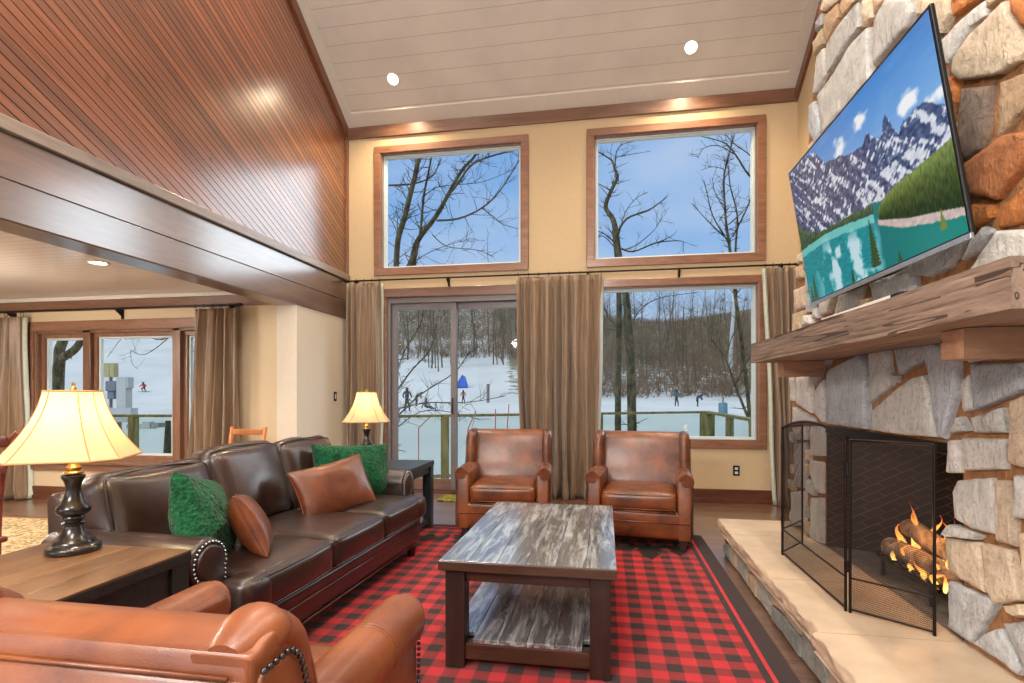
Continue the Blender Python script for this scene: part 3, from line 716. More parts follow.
def rod(label, x0, x1, y, z, br, wy):
    e = thing('curtain_rod', label, 'curtain rod', ((x0+x1)/2, y, z)); h = (x1-x0)/2; cx = (x0+x1)/2
    m = MB(); m.tube([(-h, 0, 0), (h, 0, 0)], .011, 12); m.build('rod', M['iron'], e, smooth=40)
    for s in (-1, 1):
        m = MB(); m.tube([(s*h, 0, 0), (s*(h+.02), 0, 0), (s*(h+.03), 0, 0), (s*(h+.055), 0, 0)], [.012, .02, .018, .006], 12); m.build('finial', M['iron'], e, smooth=40)
    for x in br:
        m = MB(); m.box(x-cx-.011, x-cx+.011, 0, wy-y, -.01, .01); m.box(x-cx-.013, x-cx+.013, wy-y-.015, wy-y, -.11, .03)
        m.prism([(0, -.012), (wy-y, -.012), (wy-y, -.09)], x-cx-.006, x-cx+.006, lambda u, v, w: (w, u, v)); m.build('bracket', M['iron'], e)
    return e
rod('long dark iron curtain rod across the back wall under the high windows', XL+.07, XR-.07, YC, 2.69, (-3.15, -1.93, -.2, .85, 1.95), YB)
rod('dark iron curtain rod over the dining window', -7.5, -3.93, YC2, 2.225, (-7.0, -5.5, -4.05), YD)
# outlet, switch
e = thing('wall_outlet', 'dark bronze outlet plate on the back wall below the right window', 'outlet', (1.485, YB, .37))
m = MB(); m.box(-.036, .036, -.006, 0, -.058, .058); m.build('plate', M['iron'], e, bevel=.002)
for z in (-.024, .024): m = MB(); m.box(-.017, .017, -.009, -.006, z-.014, z+.014); m.build('receptacle', M['sashwhite'], e, bevel=.003)
e = thing('light_switch', 'dark bronze switch plate on the pale wall left of the corner curtain', 'switch', (XL, 6.2, 1.22))
m = MB(); m.box(0, .006, -.036, .036, -.058, .058); m.build('plate', M['iron'], e, bevel=.002)
m = MB(); m.box(.006, .011, -.014, .014, -.03, .03); m.build('toggle', M['sashwhite'], e, bevel=.002)

# ------------------------------------------------------------------ rugs
e = thing('plaid_rug', 'red and black buffalo plaid rug with black border under the coffee table', 'rug', (-.535, 3.06, 0))
m = MB(); m.box(-1.365, 1.365, -1.86, 1.86, .001, .012); m.build('pile', M['rug'], e, bevel=.003)
def motif(poly, cx, cy, s, rz=0):
    c, sn = math.cos(rz), math.sin(rz)
    m = MB(); m.prism([(cx+s*(x*c-y*sn), cy+s*(x*sn+y*c)) for x, y in poly], .011, .0145, lambda u, v, w: (u, v, w)); m.build('motif', M['motif'], e)
pine = [(-.05, .5), (-.05, .32), (-.34, .36), (-.16, .14), (-.28, .14), (-.1, -.08), (-.2, -.08), (0, -.5), (.2, -.08), (.1, -.08), (.28, .14), (.16, .14), (.34, .36), (.05, .32), (.05, .5)]
bear = [(-.5, .1), (-.46, -.12), (-.36, -.2), (-.3, -.1), (-.1, -.22), (.2, -.2), (.4, -.14), (.46, .05), (.44, .36), (.32, .36), (.3, .12), (.1, .1), (0, .34), (-.12, .34), (-.16, .1), (-.3, .08)]
for p, x, y, s in ((bear, .62, 1.36, .34), (pine, .88, 1.28, .42), (pine, 1.1, 1.36, .34), (pine, -.65, 1.36, .4), (bear, -.95, 1.38, .34)): motif(p, x, y, s)
e = thing('patterned_rug', 'cream and brown patterned rug on the dining floor at the far left', 'rug', (-4.9, 3.35, 0))
m = MB(); m.box(-1.2, 1.2, -1.3, 1.1, .001, .010); m.build('pile', M['area'], e, bevel=.003)
m = MB(); m.box(-1.24, 1.24, -1.34, 1.14, .0005, .006); m.build('border', M['tanfab'] if 'tanfab' in M else plain('rug_border', srgb(176, 120, 66), .95, spec=.1), e)
e = thing('door_mat', 'small green patterned doormat at the sliding door left of the armchair', 'mat', (-1.62, 6.2, 0))
m = MB(); m.box(-.32, .32, -.2, .2, .001, .014)
t = NT('green_mat'); n = t.noise(t.coord(), 16, 4, .6, 1); t.pbr(t.ramp(n, [(.4, srgb(34, 60, 28)), (.5, srgb(96, 120, 52)), (.62, srgb(168, 120, 50))]), .95, spec=.1)
m.build('pile', t.m, e, bevel=.004)

# ------------------------------------------------------------------ coffee table
e = thing('coffee_table', 'low weathered plank coffee table with a lower shelf on the plaid rug', 'coffee table', (-.345, 3.0, .013))
m = MB(); n = 6; w = .79/n
for i in range(n): m.box(-.395+i*w+.0008, -.395+(i+1)*w-.0008, -.66, .66, .447, .487)
m.build('tabletop', M['tabletop'], e, bevel=.0025)
for sy in (-1, 1):
    m = MB(); a, c = sorted((sy*.6605, sy*.68)); m.box(-.395, .395, a, c, .446, .4865); m.build('breadboard_edge', M['aprwood'], e, bevel=.002)
for sx in (-1, 1):
    for sy in (-1, 1):
        m = MB(); x = sx*.325; y = sy*.605; m.box(x-.045, x+.045, y-.045, y+.045, 0, .446); m.build('leg', M['darkleg'], e, bevel=.003)
m = MB()
for sy in (-1, 1): m.box(-.28, .28, sy*.605-.02, sy*.605+.02, .385, .446)
for sx in (-1, 1): m.box(sx*.325-.02, sx*.325+.02, -.56, .56, .385, .446)
m.build('apron', M['aprwood'], e, bevel=.002)
m = MB()
for sy in (-1, 1): m.box(-.28, .28, sy*.605-.03, sy*.605+.03, .035, .105)
for sx in (-1, 1): m.box(sx*.325-.02, sx*.325+.02, -.56, .56, .035, .105)
m.build('lower_rail', M['aprwood'], e, bevel=.002)
m = MB(); w = .74/6
for i in range(6): m.box(-.37+i*w+.001, -.37+(i+1)*w-.001, -.558 if i in (0, 5) else -.63, .558 if i in (0, 5) else .63, .106, .126)
m.build('shelf', M['tabletop'], e, bevel=.002)

# ------------------------------------------------------------------ end tables
def end_table(name, label, x0, x1, y0, y1, H, top, body, z=0, style=0):
    cx, cy = (x0+x1)/2, (y0+y1)/2; a, c = (x1-x0)/2, (y1-y0)/2
    e = thing(name, label, 'side table', (cx, cy, z))
    m = MB(); n = 5; w = 2*a/n
    for i in range(n): m.box(-a+i*w+.0006, -a+(i+1)*w-.0006, -c, c, H-.008, H)
    m.build('tabletop', top, e, bevel=.0015)
    m = MB(); m.box(-a, a, -c, c, H-.045, H-.0085); m.build('top_edge', body, e, bevel=.002)
    for sx in (-1, 1):
        for sy in (-1, 1):
            m = MB(); X = sx*(a-.045); Y = sy*(c-.045); m.box(X-.04, X+.04, Y-.04, Y+.04, 0, H-.036); m.build('leg', body, e, bevel=.003)
    ah = .12 if style == 0 else .07
    m = MB()
    for sy in (-1, 1): m.box(-a+.09, a-.09, sy*(c-.03)-.012, sy*(c-.03)+.012, H-.036-ah, H-.036)
    for sx in (-1, 1): m.box(sx*(a-.03)-.012, sx*(a-.03)+.012, -c+.09, c-.09, H-.036-ah, H-.036)
    m.build('apron', body, e, bevel=.002)
    for sx in (-1, 1):
        m = MB(); m.box(sx*(a-.045)-.02, sx*(a-.045)+.02, -c+.09, c-.09, .06, .11); m.build('stretcher', body, e, bevel=.002)
    if style == 0:
        for sx in (-1, 1):   # diagonal braces under the apron at each end of the side
            for sy in (-1, 1):
                m = MB(); X = sx*(a-.03); m.prism([(sy*(c-.09), H-.32), (sy*(c-.09), H-.26), (sy*(c-.25), H-.155), (sy*(c-.30), H-.155)], X-.012, X+.012, lambda u, v, w: (w, u, v)); m.build('brace', body, e)
        m = MB(); m.box(-a+.05, a-.05, -c+.05, c-.05, .11, .13); m.build('shelf', body, e, bevel=.002)
    return e
end_table('end_table', 'dark rough-sawn end table with brown top beside the near sofa arm, under the large lamp', -2.26, -1.60, 1.10, 1.862, .64, M['endtop'], M['blackwood'])
end_table('end_table', 'slate blue-grey end table behind the far sofa arm near the glass door', -2.38, -1.575, 4.22, 4.83, .63, M['bluewood'], M['bluewood'], style=1)

# ------------------------------------------------------------------ lamps
def table_lamp(name, label, x, y, z, sc, rz, power):
    e = thing(name, label, 'lamp', (x, y, z), rz)
    S = lambda p: [(r*sc, h*sc) for r, h in p]
    m = MB(); m.lathe(S([(.09, 0), (.096, .006), (.096, .02), (.088, .03), (.074, .036), (.072, .046), (.058, .058), (.042, .078), (.034, .1), (.032, .108), (.040, .114), (.040, .12), (.031, .126), (.031, .134), (.040, .139), (.040, .145), (.036, .15), (.052, .158), (.061, .172), (.058, .188), (.044, .203), (.033, .225), (.027, .25), (.0265, .27), (.032, .292), (.04, .306), (.042, .312), (.04, .318), (.022, .322)]), n=36); m.build('lamp_base', M['lampbase'], e, smooth=50)
    m = MB(); m.lathe(S([(.02, .322), (.034, .325), (.034, .33), (.024, .338), (.028, .35), (.02, .36), (.010, .37), (.010, .42)]), n=24); m.build('brass_neck', M['brass'], e, smooth=50)
    zb, zt = .392*sc, .668*sc
    # octagonal bell: four wide and four narrow panels
    def ring(v):
        q = 1-v; half = (.086 + (.036*q + .086*q*q))*sc; c = .30*half+.012*sc
        z = zb+(zt-zb)*v
        pts = []
        for k in range(4):
            a = k*math.pi/2; ca_, sa_ = math.cos(a), math.sin(a)
            for (px, py) in ((half, -(half-c)), (half, half-c)): pts.append((px*ca_-py*sa_, px*sa_+py*ca_, z))
        return pts
    N = 12; rings = [ring(i/N) for i in range(N+1)]
    m = MB()
    for k in range(8):
        base = len(m.v)
        for i in range(N+1): m.v += [rings[i][k], rings[i][(k+1) % 8]]
        for i in range(N): q = base+2*i; m.f.append((q, q+1, q+3, q+2))
    o = m.build('lamp_shade', M['shade'], e, smooth=0)
    m = MB()
    for k in range(8): m.tube([rings[i][k] for i in range(N+1)], .0028*sc, 5)
    for i in (0, N):
        for k in range(8): m.tube([rings[i][k], rings[i][(k+1) % 8]], .0042*sc, 5)
    m.build('shade_binding', M['shadetrim'], o)
    m = MB(); m.lathe([(.001, .60*sc), (.018*sc, .595*sc), (.030*sc, .565*sc), (.026*sc, .53*sc), (.014*sc, .50*sc), (.014*sc, .45*sc), (.01*sc, .41*sc)][::-1], n=14); m.build('bulb', M['bulb'], e, smooth=1)
    m = MB(); h = [(.0, .045*math.cos(0)*sc)]; m.tube([(0, s*.058*sc*math.sin(t*math.pi/8), (.43+.25*t/8)*sc) for s in (1,) for t in range(9)], .002, 6); m.tube([(0, -.058*sc*math.sin(t*math.pi/8), (.43+.25*t/8)*sc) for t in range(9)], .002, 6); m.lathe([(.012*sc, .672*sc), (.012*sc, .68*sc), (.005*sc, .69*sc), (.007*sc, .70*sc), (.001, .706*sc)], n=10); m.build('harp_and_finial', M['brass'], e, smooth=40)
    ld = bpy.data.lights.new('bulb_lamp', 'POINT'); ld.energy = power; ld.color = (1, .80, .52); ld.shadow_soft_size = .035
    lo = bpy.data.objects.new('bulb_lamp', ld); link(lo, e); lo.location = (0, 0, .55*sc)
    return e
t = NT('lit_bulb'); em = t.n('ShaderNodeEmission'); em.inputs[0].default_value = (1, .82, .5, 1); em.inputs[1].default_value = 6; t.l(em.outputs[0], t.out.inputs['Surface']); M['bulb'] = t.m
L1 = table_lamp('table_lamp', 'large lit table lamp with cream bell shade on the near end table', -2.035, 1.765, .64, .93, R(28), 20)
L2 = table_lamp('table_lamp', 'smaller lit table lamp with cream bell shade on the far end table behind the sofa', -2.12, 4.55, .63, .95, R(20), 20)
for L in (L1, L2):
    for c in L.children:
        if c.name.startswith('bulb') and c.type == 'MESH': c.visible_shadow = True

# ------------------------------------------------------------------ sofa
def nails(m, pts, r=.0055, step=.021, off=(0, 0, 0)):
    P = [Vector(p) for p in pts]; acc = 0
    for a, c in zip(P, P[1:]):
        L = (c-a).length
        while acc < L:
            m.ball(a.lerp(c, acc/L)+Vector(off), r, 7, 4); acc += step
        acc -= L
def roll_profile(sg, cx=.015, cz=.558, r=.102, z0=.075, out=.062, inn=-.078, n=14):
    pts = [(out, z0), (out, cz-r*.95)]
    for k in range(n+1):
        a = R(-50)+R(250)*k/n; pts.append((cx+r*math.cos(a), cz+r*math.sin(a)))
    pts += [(inn, cz-.09), (inn, z0)]
    return [(sg*x, z) for x, z in pts]
def sofa():
    e = thing('leather_sofa', 'long dark brown leather three-seat sofa with rolled arms on the left of the rug', 'sofa', (-1.90, 2.985, 0), R(87.6))
    # local: x along the length, front at -y
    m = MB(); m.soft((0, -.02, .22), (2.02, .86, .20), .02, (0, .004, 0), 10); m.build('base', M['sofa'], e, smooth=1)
    m = MB(); m.soft((0, -.45, .275), (1.94, .05, .07), .018, (0, .006, 0), 12); m.build('front_band', M['sofa'], e, smooth=1)
    m = MB()
    for z in (.118, .235, .312): m.tube([(-.98, -.475 if z > .2 else -.453, z), (.98, -.475 if z > .2 else -.453, z)], .005, 6)
    m.build('piping', M['sofaback'], e, smooth=1)
    m = MB(); m.pad([(.30, .12), (.40, .78), (.43, .81), (.47, .81), (.50, .78), (.47, .12)], -1.02, 1.02, .02, lambda u, v, w: (w, u, v)); m.build('back_frame', M['sofaback'], e, smooth=45)
    cw = .605
    for i in (-1, 0, 1):
        x = i*cw*1.005; w = cw-.008
        m = MB(); m.soft((x, -.14, .395), (w, .72, .165), .038, (.004, .012, .022), 14, nz=.005, seed=i+3)
        if i: m.soft((i*(1.5*cw+.0), -.43, .395), (.19, .145, .165), .038, (.002, .012, .004), 8)
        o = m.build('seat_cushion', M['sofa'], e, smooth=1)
        m = MB(); xe = w/2-.012; yf = -.505
        for zz in (.463, .327):
            m.tube(cat2([(x-xe, .1, zz+.004), (x-xe, yf+.06, zz), (x-xe+.02, yf+.012, zz), (x, yf+.002, zz), (x+xe-.02, yf+.012, zz), (x+xe, yf+.06, zz), (x+xe, .1, zz+.004)], 5), .0042, 6)
        m.build('piping', M['sofa'], o, smooth=1)
    for i, top in ((-1, .885), (0, .935), (1, .925)):
        x = i*.63; w = .645
        Mt = Matrix.Translation((x, .20, .45)) @ Matrix.Rotation(R(-15), 4, 'X')
        m = MB(); h = (top-.45)/math.cos(R(15))
        m.soft((0, .06, h/2), (w, .20, h), .07, (.006, .045, .02), 14, Mt, nz=.018, seed=i*2+9)
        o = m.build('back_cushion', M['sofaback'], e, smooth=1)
        m = MB(); xe = w/2-.018
        path = [(-xe, -.025, .05), (-xe, -.028, h-.08), (-xe+.05, -.022, h-.022), (0, -.018, h-.004), (xe-.05, -.022, h-.022), (xe, -.028, h-.08), (xe, -.025, .05)]
        m.tube([Mt @ p for p in cat2(path, 6)], .0048, 6); m.build('piping', M['sofaback'], o, smooth=1)
    for sg in (-1, 1):
        cx = sg*.998
        m = MB(); m.pad(roll_profile(sg), -.345, .43, .02, lambda u, v, w, c=cx: (c+u, w, v), 4); o = m.build('arm', M['sofa'], e, smooth=50)
        # pleats of the roll near the front
        m = MB(); inner = roll_profile(sg, .015, .558, .074, .10, .038, -.052, 14)
        m.pad(inner, -.360, -.335, .010, lambda u, v, w, c=cx: (c+u, w, v), 3); m.build('arm_panel', M['sofa'], o, smooth=50)
        m = MB(); nails(m, [(cx+u, -.349, v) for u, v in roll_profile(sg, .015, .558, .087, .10, .050, -.066, 16)], .0058, .019)
        m.build('nailhead_trim', M['chrome'], o, smooth=1)
    for x in (-.95, .95):
        for y in (-.40, .36):
            m = MB(); m.lathe([(.022, .013), (.030, .03), (.036, .08), (.038, .12)], (x, y, 0), 14); m.build('foot', M['darkleg'], e, smooth=50)
    return e
sofa()

# ------------------------------------------------------------------ pillows
def pillow(name, label, mat, w, h, t, loc, rot, group=None, piping=None, nz=.006, seed=1, knit=False):
    e = thing(name, label, 'pillow', loc, 0, group); e.rotation_euler = rot
    def sheet(s):
        def fn(u, v):
            a, b_ = 2*u-1, 2*v-1
            a = math.sin(a*math.pi/2); b_ = math.sin(b_*math.pi/2)
            x = w/2*a*(1-.07*(1-b_*b_)); z = h/2*b_*(1-.07*(1-a*a))
            th = t/2*(max(0, 1-a*a)**.5*max(0, 1-b_*b_)**.5)**.75
            q = noise.noise_vector(Vector((x*7+seed, z*7, s)))*nz*(1-abs(a)**6)*(1-abs(b_)**6)
            if knit: th += .007*math.sin(x*52+1.5*math.sin(z*40))*(.6+.4*math.sin(z*90))*(1-a**4)*(1-b_**4)
            return (x+q.x, s*th+q.y*2, z+q.z+h/2)
        return fn
    m = MB(); n = 40 if knit else 22; m.grid(sheet(1), n, n); m.grid(sheet(-1), n, n); m.build('cover', mat, e, smooth=1)
    if piping:
        pts = []
        f = sheet(0)
        for i in range(23): pts.append(f(i/22, 0))
        for i in range(23): pts.append(f(1, i/22))
        for i in range(23): pts.append(f(1-i/22, 1))
        for i in range(23): pts.append(f(0, 1-i/22))
        m = MB(); m.tube(pts, .005, 6); m.build('piping', piping, e, smooth=1)
    return e
# sofa faces +X; rotate pillows to lean on the back
pillow('knit_pillow', 'green cable-knit pillow leaning at the near end of the sofa', M['green'], .42, .42, .20, (-1.80, 2.22, .462), (R(-16), R(14), R(108)), nz=.02, seed=2, knit=True)
pillow('leather_pillow', 'small brown leather pillow leaning against the near green pillow', M['pillowleather'], .40, .32, .16, (-1.66, 2.42, .466), (R(-26), R(8), R(126)), piping=M['pillowleather'], seed=3)
pillow('leather_pillow', 'larger brown leather lumbar pillow in front of the far green pillow', M['pillowleather'], .58, .36, .18, (-1.72, 3.34, .452), (R(-22), R(-7), R(66)), piping=M['pillowleather'], seed=4)
pillow('knit_pillow', 'green cable-knit pillow standing against the far sofa arm', M['green'], .62, .42, .22, (-1.83, 3.72, .462), (R(-12), R(3), R(55)), nz=.015, seed=5, knit=True)

# ------------------------------------------------------------------ armchairs
def armchair(label, loc, rz, mat, group, W=.82, nailm='pewter_nail', arm_t=.115, top=.915, armz=.622, wy=0, wing_t=.085, roll=.003, drop=0):
    e = thing('leather_armchair', label, 'armchair', loc, rz, group)
    h = W/2
    m = MB(); m.soft((0, -.01, .215), (W-.03, .74, .23), .03, (.004, .006, 0), 10); m.build('base', mat, e, smooth=1)
    m = MB(); m.tube([(-h+.12, -.393, .318), (h-.12, -.393, .318)], .007, 6); m.tube([(-h+.02, -.386, .235), (h-.02, -.386, .235)], .006, 6); m.build('welt', mat, e, smooth=1)
    iw = h-arm_t
    m = MB(); m.soft((0, -.13, .395), (2*iw-.006, .56, .135), .035, (.002, .008, .032), 14, nz=.003, seed=int(loc[0]*9)); o = m.build('seat_cushion', mat, e, smooth=1)
    m = MB(); xe = iw-.012; yf = -.405
    for zz in (.452, .34): m.tube(cat2([(-xe, .0, zz), (-xe, yf+.05, zz), (-xe+.03, yf+.006, zz), (0, yf-.003, zz), (xe-.03, yf+.006, zz), (xe, yf+.05, zz), (xe, .0, zz)], 6), .004, 6)
    m.build('piping', mat, o, smooth=1)
    # back: inner pad and outer shell with a soft top
    m = MB(); m.pad(cat2([(.12, .40), (.16, .62), (.20, top-.115), (.235, top-.03-drop), (.30, top-.006-drop), (.36, top-.022-drop), (.390, top-.09), (.36, .40)], 4, True), -h+.004, h-.004, .014, lambda u, v, w: (w, u, v), 4); m.build('backrest', mat, e, smooth=60)
    m = MB(); m.pad([(.32, .10), (.33, top-.10), (.375, top-.075), (.400, top-.09), (.394, .10)], -h+.012, h-.012, .008, lambda u, v, w: (w, u, v), 3); o = m.build('outside_back', mat, e, smooth=60)
    m = MB(); m.tube([(-h+.04, .397, top-.077), (h-.04, .397, top-.077)], .004, 6)
    for x in (-.16, .16):
        for dx in (-.006, .006): m.tube([(x+dx, .4, top-.135), (x+dx, .393, .12)], .0012, 4)
    m.build('seam', mat, o, smooth=1)
    for sg in (-1, 1):
        a, c = sorted((sg*(h-arm_t), sg*h))
        m = MB(); m.pad([(-.385, .105), (-.385, armz-.06), (-.375, armz-.036), (-.35, armz-.028), (.22+wy, armz-.028), (.30, armz-.06), (.30, .105)], a, c, .022, lambda u, v, w: (w, u, v), 5); o = m.build('arm', mat, e, smooth=60)
        wc = sg*(h-wing_t/2); wr = wing_t/2; fl = .75; q = wr*fl
        m = MB(); a, c = sorted((sg*(h-wing_t+.006), sg*(h-.006)))
        m.pad([(.385, .11), (.388, top-q), (.16+wy, top-q), (.115+wy, top-q*1.6), (.095+wy, top-.14), (.08+wy, armz), (.075+wy, .4), (.075+wy, .11)], a, c, .008, lambda u, v, w: (w, u, v), 3)
        wp = cat2([(wc, .376, top-q-.01), (wc, .30, top-q), (wc, .21+wy*.6, top-q+.002), (wc, .155+wy, top-q-.004), (wc, .112+wy, top-q-.036), (wc, .094+wy, top-.15), (wc, .082+wy, armz+.02), (wc, .075+wy, armz-.12)], 6)
        m.tube(wp, [wr*min(1, .55+.09*k_) for k_ in range(len(wp))], 22, flat=fl); m.build('wing', mat, e, smooth=60)
        # outer side panel with nailhead trim following the outline
        sp = cat2([(-.345, .12), (-.35, .35), (-.35, armz-.10), (-.30, armz-.07), (-.10, armz-.07), (.04+wy, armz-.06), (.10+wy, armz), (.125+wy, armz+.10), (.145+wy, top-.10), (.165+wy, top-.085), (.27+wy*.4, top-.085), (.372, top-.085), (.375, .66), (.355, .12)], 3)
        m = MB(); a, c = sorted((sg*(h-.02), sg*(h+.004))); m.pad([(q[0], q[1]) for q in sp], a, c, .004, lambda u, v, w: (w, u, v), 2); m.build('side_panel', mat, o, smooth=50)
        m = MB(); nails(m, [(sg*(h+.006), q[0]*1.02, q[1]+.004) for q in cat2([(-.355, .12), (-.36, .35), (-.36, armz-.10), (-.30, armz-.06), (-.10, armz-.06), (.03+wy, armz-.05), (.09+wy, armz+.01), (.118+wy, armz+.10), (.138+wy, top-.092), (.16+wy, top-.077), (.27+wy*.4, top-.077), (.375, top-.077)], 5)], .0062, .0165)
        m.build('nailhead_trim', M[nailm], o, smooth=1)
        c2 = sg*(h-arm_t/2+.012); rr_ = arm_t*.5+roll
        m = MB(); m.tube(cat2([(c2, -.3855, armz-rr_), (c2, -.385, armz-rr_), (c2, -.381, armz-rr_), (c2, -.368, armz-rr_), (c2, -.2, armz-rr_+.002), (c2-sg*.003, -.05+wy*.8, armz-rr_+.002), (c2-sg*.006, .06+wy, armz-rr_), (c2-sg*.012, .16+wy, armz-rr_-.01)], 4), [rr_*q for q in (.35, .45, .55, .64, .7, .74, .80, .86, .9, .93, .96, .98)]+[rr_]*13+[rr_*.9]*4, 20); m.build('arm_roll', mat, o, smooth=60)
        m = MB()
        for y in (.315, .305, .245, .236):
            if y > .19+wy: m.tube([(wc+(wr+.0006)*math.cos(R(a_)), y, top-q+(wr*fl+.0006)*math.sin(R(a_))) for a_ in range(-10, 191, 15)], .0018, 5)
        if m.v: m.build('wing_seam', mat, o, smooth=1)
        m = MB()
        for y in (-.16, -.146): m.tube([(c2+(rr_+.0005)*math.cos(R(a_)), y, armz-rr_+.002+(rr_+.0005)*math.sin(R(a_))) for a_ in range(-20, 201, 20)], .002, 5)
        m.build('seam', mat, o, smooth=1)
    for x in (-h+.07, h-.07):
        for y in (-.33, .33):
            m = MB(); m.prism([(x-.026, y-.026), (x+.026, y-.026), (x+.026, y+.026), (x-.026, y+.026)], .013, .11); m.build('leg', M['darkleg'], e, bevel=.003)
    return e
armchair('brown leather armchair in front of the glass door, left of the curtain', (-.885, 4.86, 0), R(4), M['club'], 'brown armchairs by the windows', W=.80)
armchair('brown leather armchair under the right window, right of the curtain', (.30, 4.76, 0), R(-6), M['club'], 'brown armchairs by the windows', W=.82)
armchair('tan leather armchair in the near foreground seen from behind, nailheads on its side', (-.935, 1.165, 0), R(180), M['tan'], None, W=.76, arm_t=.13, top=.87, armz=.645, wy=.13, wing_t=.125, roll=.012, drop=.020)

# ------------------------------------------------------------------ dining chairs
def ladder_chair(name, label, loc, rz, mat, H=.90, curved=False):
    e = thing(name, label, 'chair', loc, rz)
    m = MB(); m.soft((0, 0, .445), (.42, .40, .035), .012, (0, 0, 0), 8); m.build('seat', mat, e, smooth=1)
    for sx in (-1, 1):
        m = MB(); m.tube([(sx*.18, -.17, 0), (sx*.18, -.17, .43)], [.015, .02], 10); m.build('leg', mat, e, smooth=50)
        path = [(sx*.18, .20, 0), (sx*.18, .17, .25), (sx*.18, .17, .46), (sx*.185, .20, .70), (sx*.19, .245, H)] if not curved else cat2([(sx*.18, .22, 0), (sx*.18, .17, .25), (sx*.18, .16, .46), (sx*.19, .17, .75), (sx*.20, .21, .95), (sx*.205, .27, H)], 4)
        m = MB(); m.tube(path, .019, 10); m.build('back_post', mat, e, smooth=50)
        m = MB(); m.tube([(sx*.18, -.16, .18), (sx*.18, .17, .18)], .010, 8); m.build('stretcher', mat, e, smooth=50)
    for z in ((H-.05, .245-.012, .06), (H-.20, .215, .045), (H-.34, .19, .045)):
        m = MB(); m.soft((0, z[1], z[0]), (.35, .02, z[2]), .007, (0, 0, 0), 6); m.build('back_slat', mat, e, smooth=1)
    return e
ladder_chair('pine_chair', 'pine ladder-back chair against the beige wall behind the sofa', (-3.62, 4.75, 0), R(0), M['pine'], .91)
ladder_chair('red_wood_chair', 'reddish wooden chair at the extreme left edge beside the near lamp', (-3.42, 2.22, .011), R(-88), M['redchair'], 1.03, True)

M['globe'] = emit('fill_globe', (1, .95, .88, 1), 4)  # globe rings added behind the camera, unseen, to fill the room with light
for cx, cy, cz, P_, lab in ((-.6, -.3, 4.3, CH*.6, 'added unseen ring of fill-light globes, high over the room behind the camera'), (-1.9, -1.2, 2.9, CH*.75, 'added unseen ring of fill-light globes, lower, near the rear wall')):
    e = thing('fill_light', lab, 'fill_light', (cx, cy, cz))
    m = MB(); m.tube([(0, 0, .1), (0, 0, zc(cy)-cz)], .012, 8); m.build('rod', M['iron'], e)
    m = MB(); m.tube([(.5*math.cos(k*math.pi/12), .5*math.sin(k*math.pi/12), .1) for k in range(25)], .015, 8, False)
    for k in range(3): a = k*math.pi/3; m.tube([(.5*math.cos(a), .5*math.sin(a), .1), (-.5*math.cos(a), -.5*math.sin(a), .1)], .01, 6)
    m.build('ring', M['iron'], e, smooth=1)
    for k in range(6):
        a = k*math.pi/3; m = MB(); m.ball((.5*math.cos(a), .5*math.sin(a), -.02), .10, 14, 10); m.build('globe', M['globe'], e, smooth=1)
        ld = bpy.data.lights.new('globe_fill', 'POINT'); ld.energy = P_; ld.color = (1, .94, .86); ld.shadow_soft_size = .11
        lo = bpy.data.objects.new('globe_fill', ld); link(lo, e); lo.location = (.5*math.cos(a), .5*math.sin(a), -.02-.24)
e = thing('dining_fill_light', 'added unseen fill-light globe over the dining area, out of the picture at the left', 'fill_light', (-5.95, 3.2, 1.80))  # added only to brighten the low dining ceiling
m = MB(); m.tube([(0, 0, .12), (0, 0, .59)], .008, 8); m.build('rod', M['iron'], e)
m = MB(); m.ball((0, 0, 0), .12, 20, 14); m.build('globe', M['globe'], e, smooth=1)
for a in range(4):
    ld = bpy.data.lights.new('globe_fill', 'POINT'); ld.energy = 40; ld.color = (1, .91, .80); ld.shadow_soft_size = .06
    lo = bpy.data.objects.new('globe_fill', ld); link(lo, e); lo.location = (.2*math.cos(a*math.pi/2), .2*math.sin(a*math.pi/2), -.02)
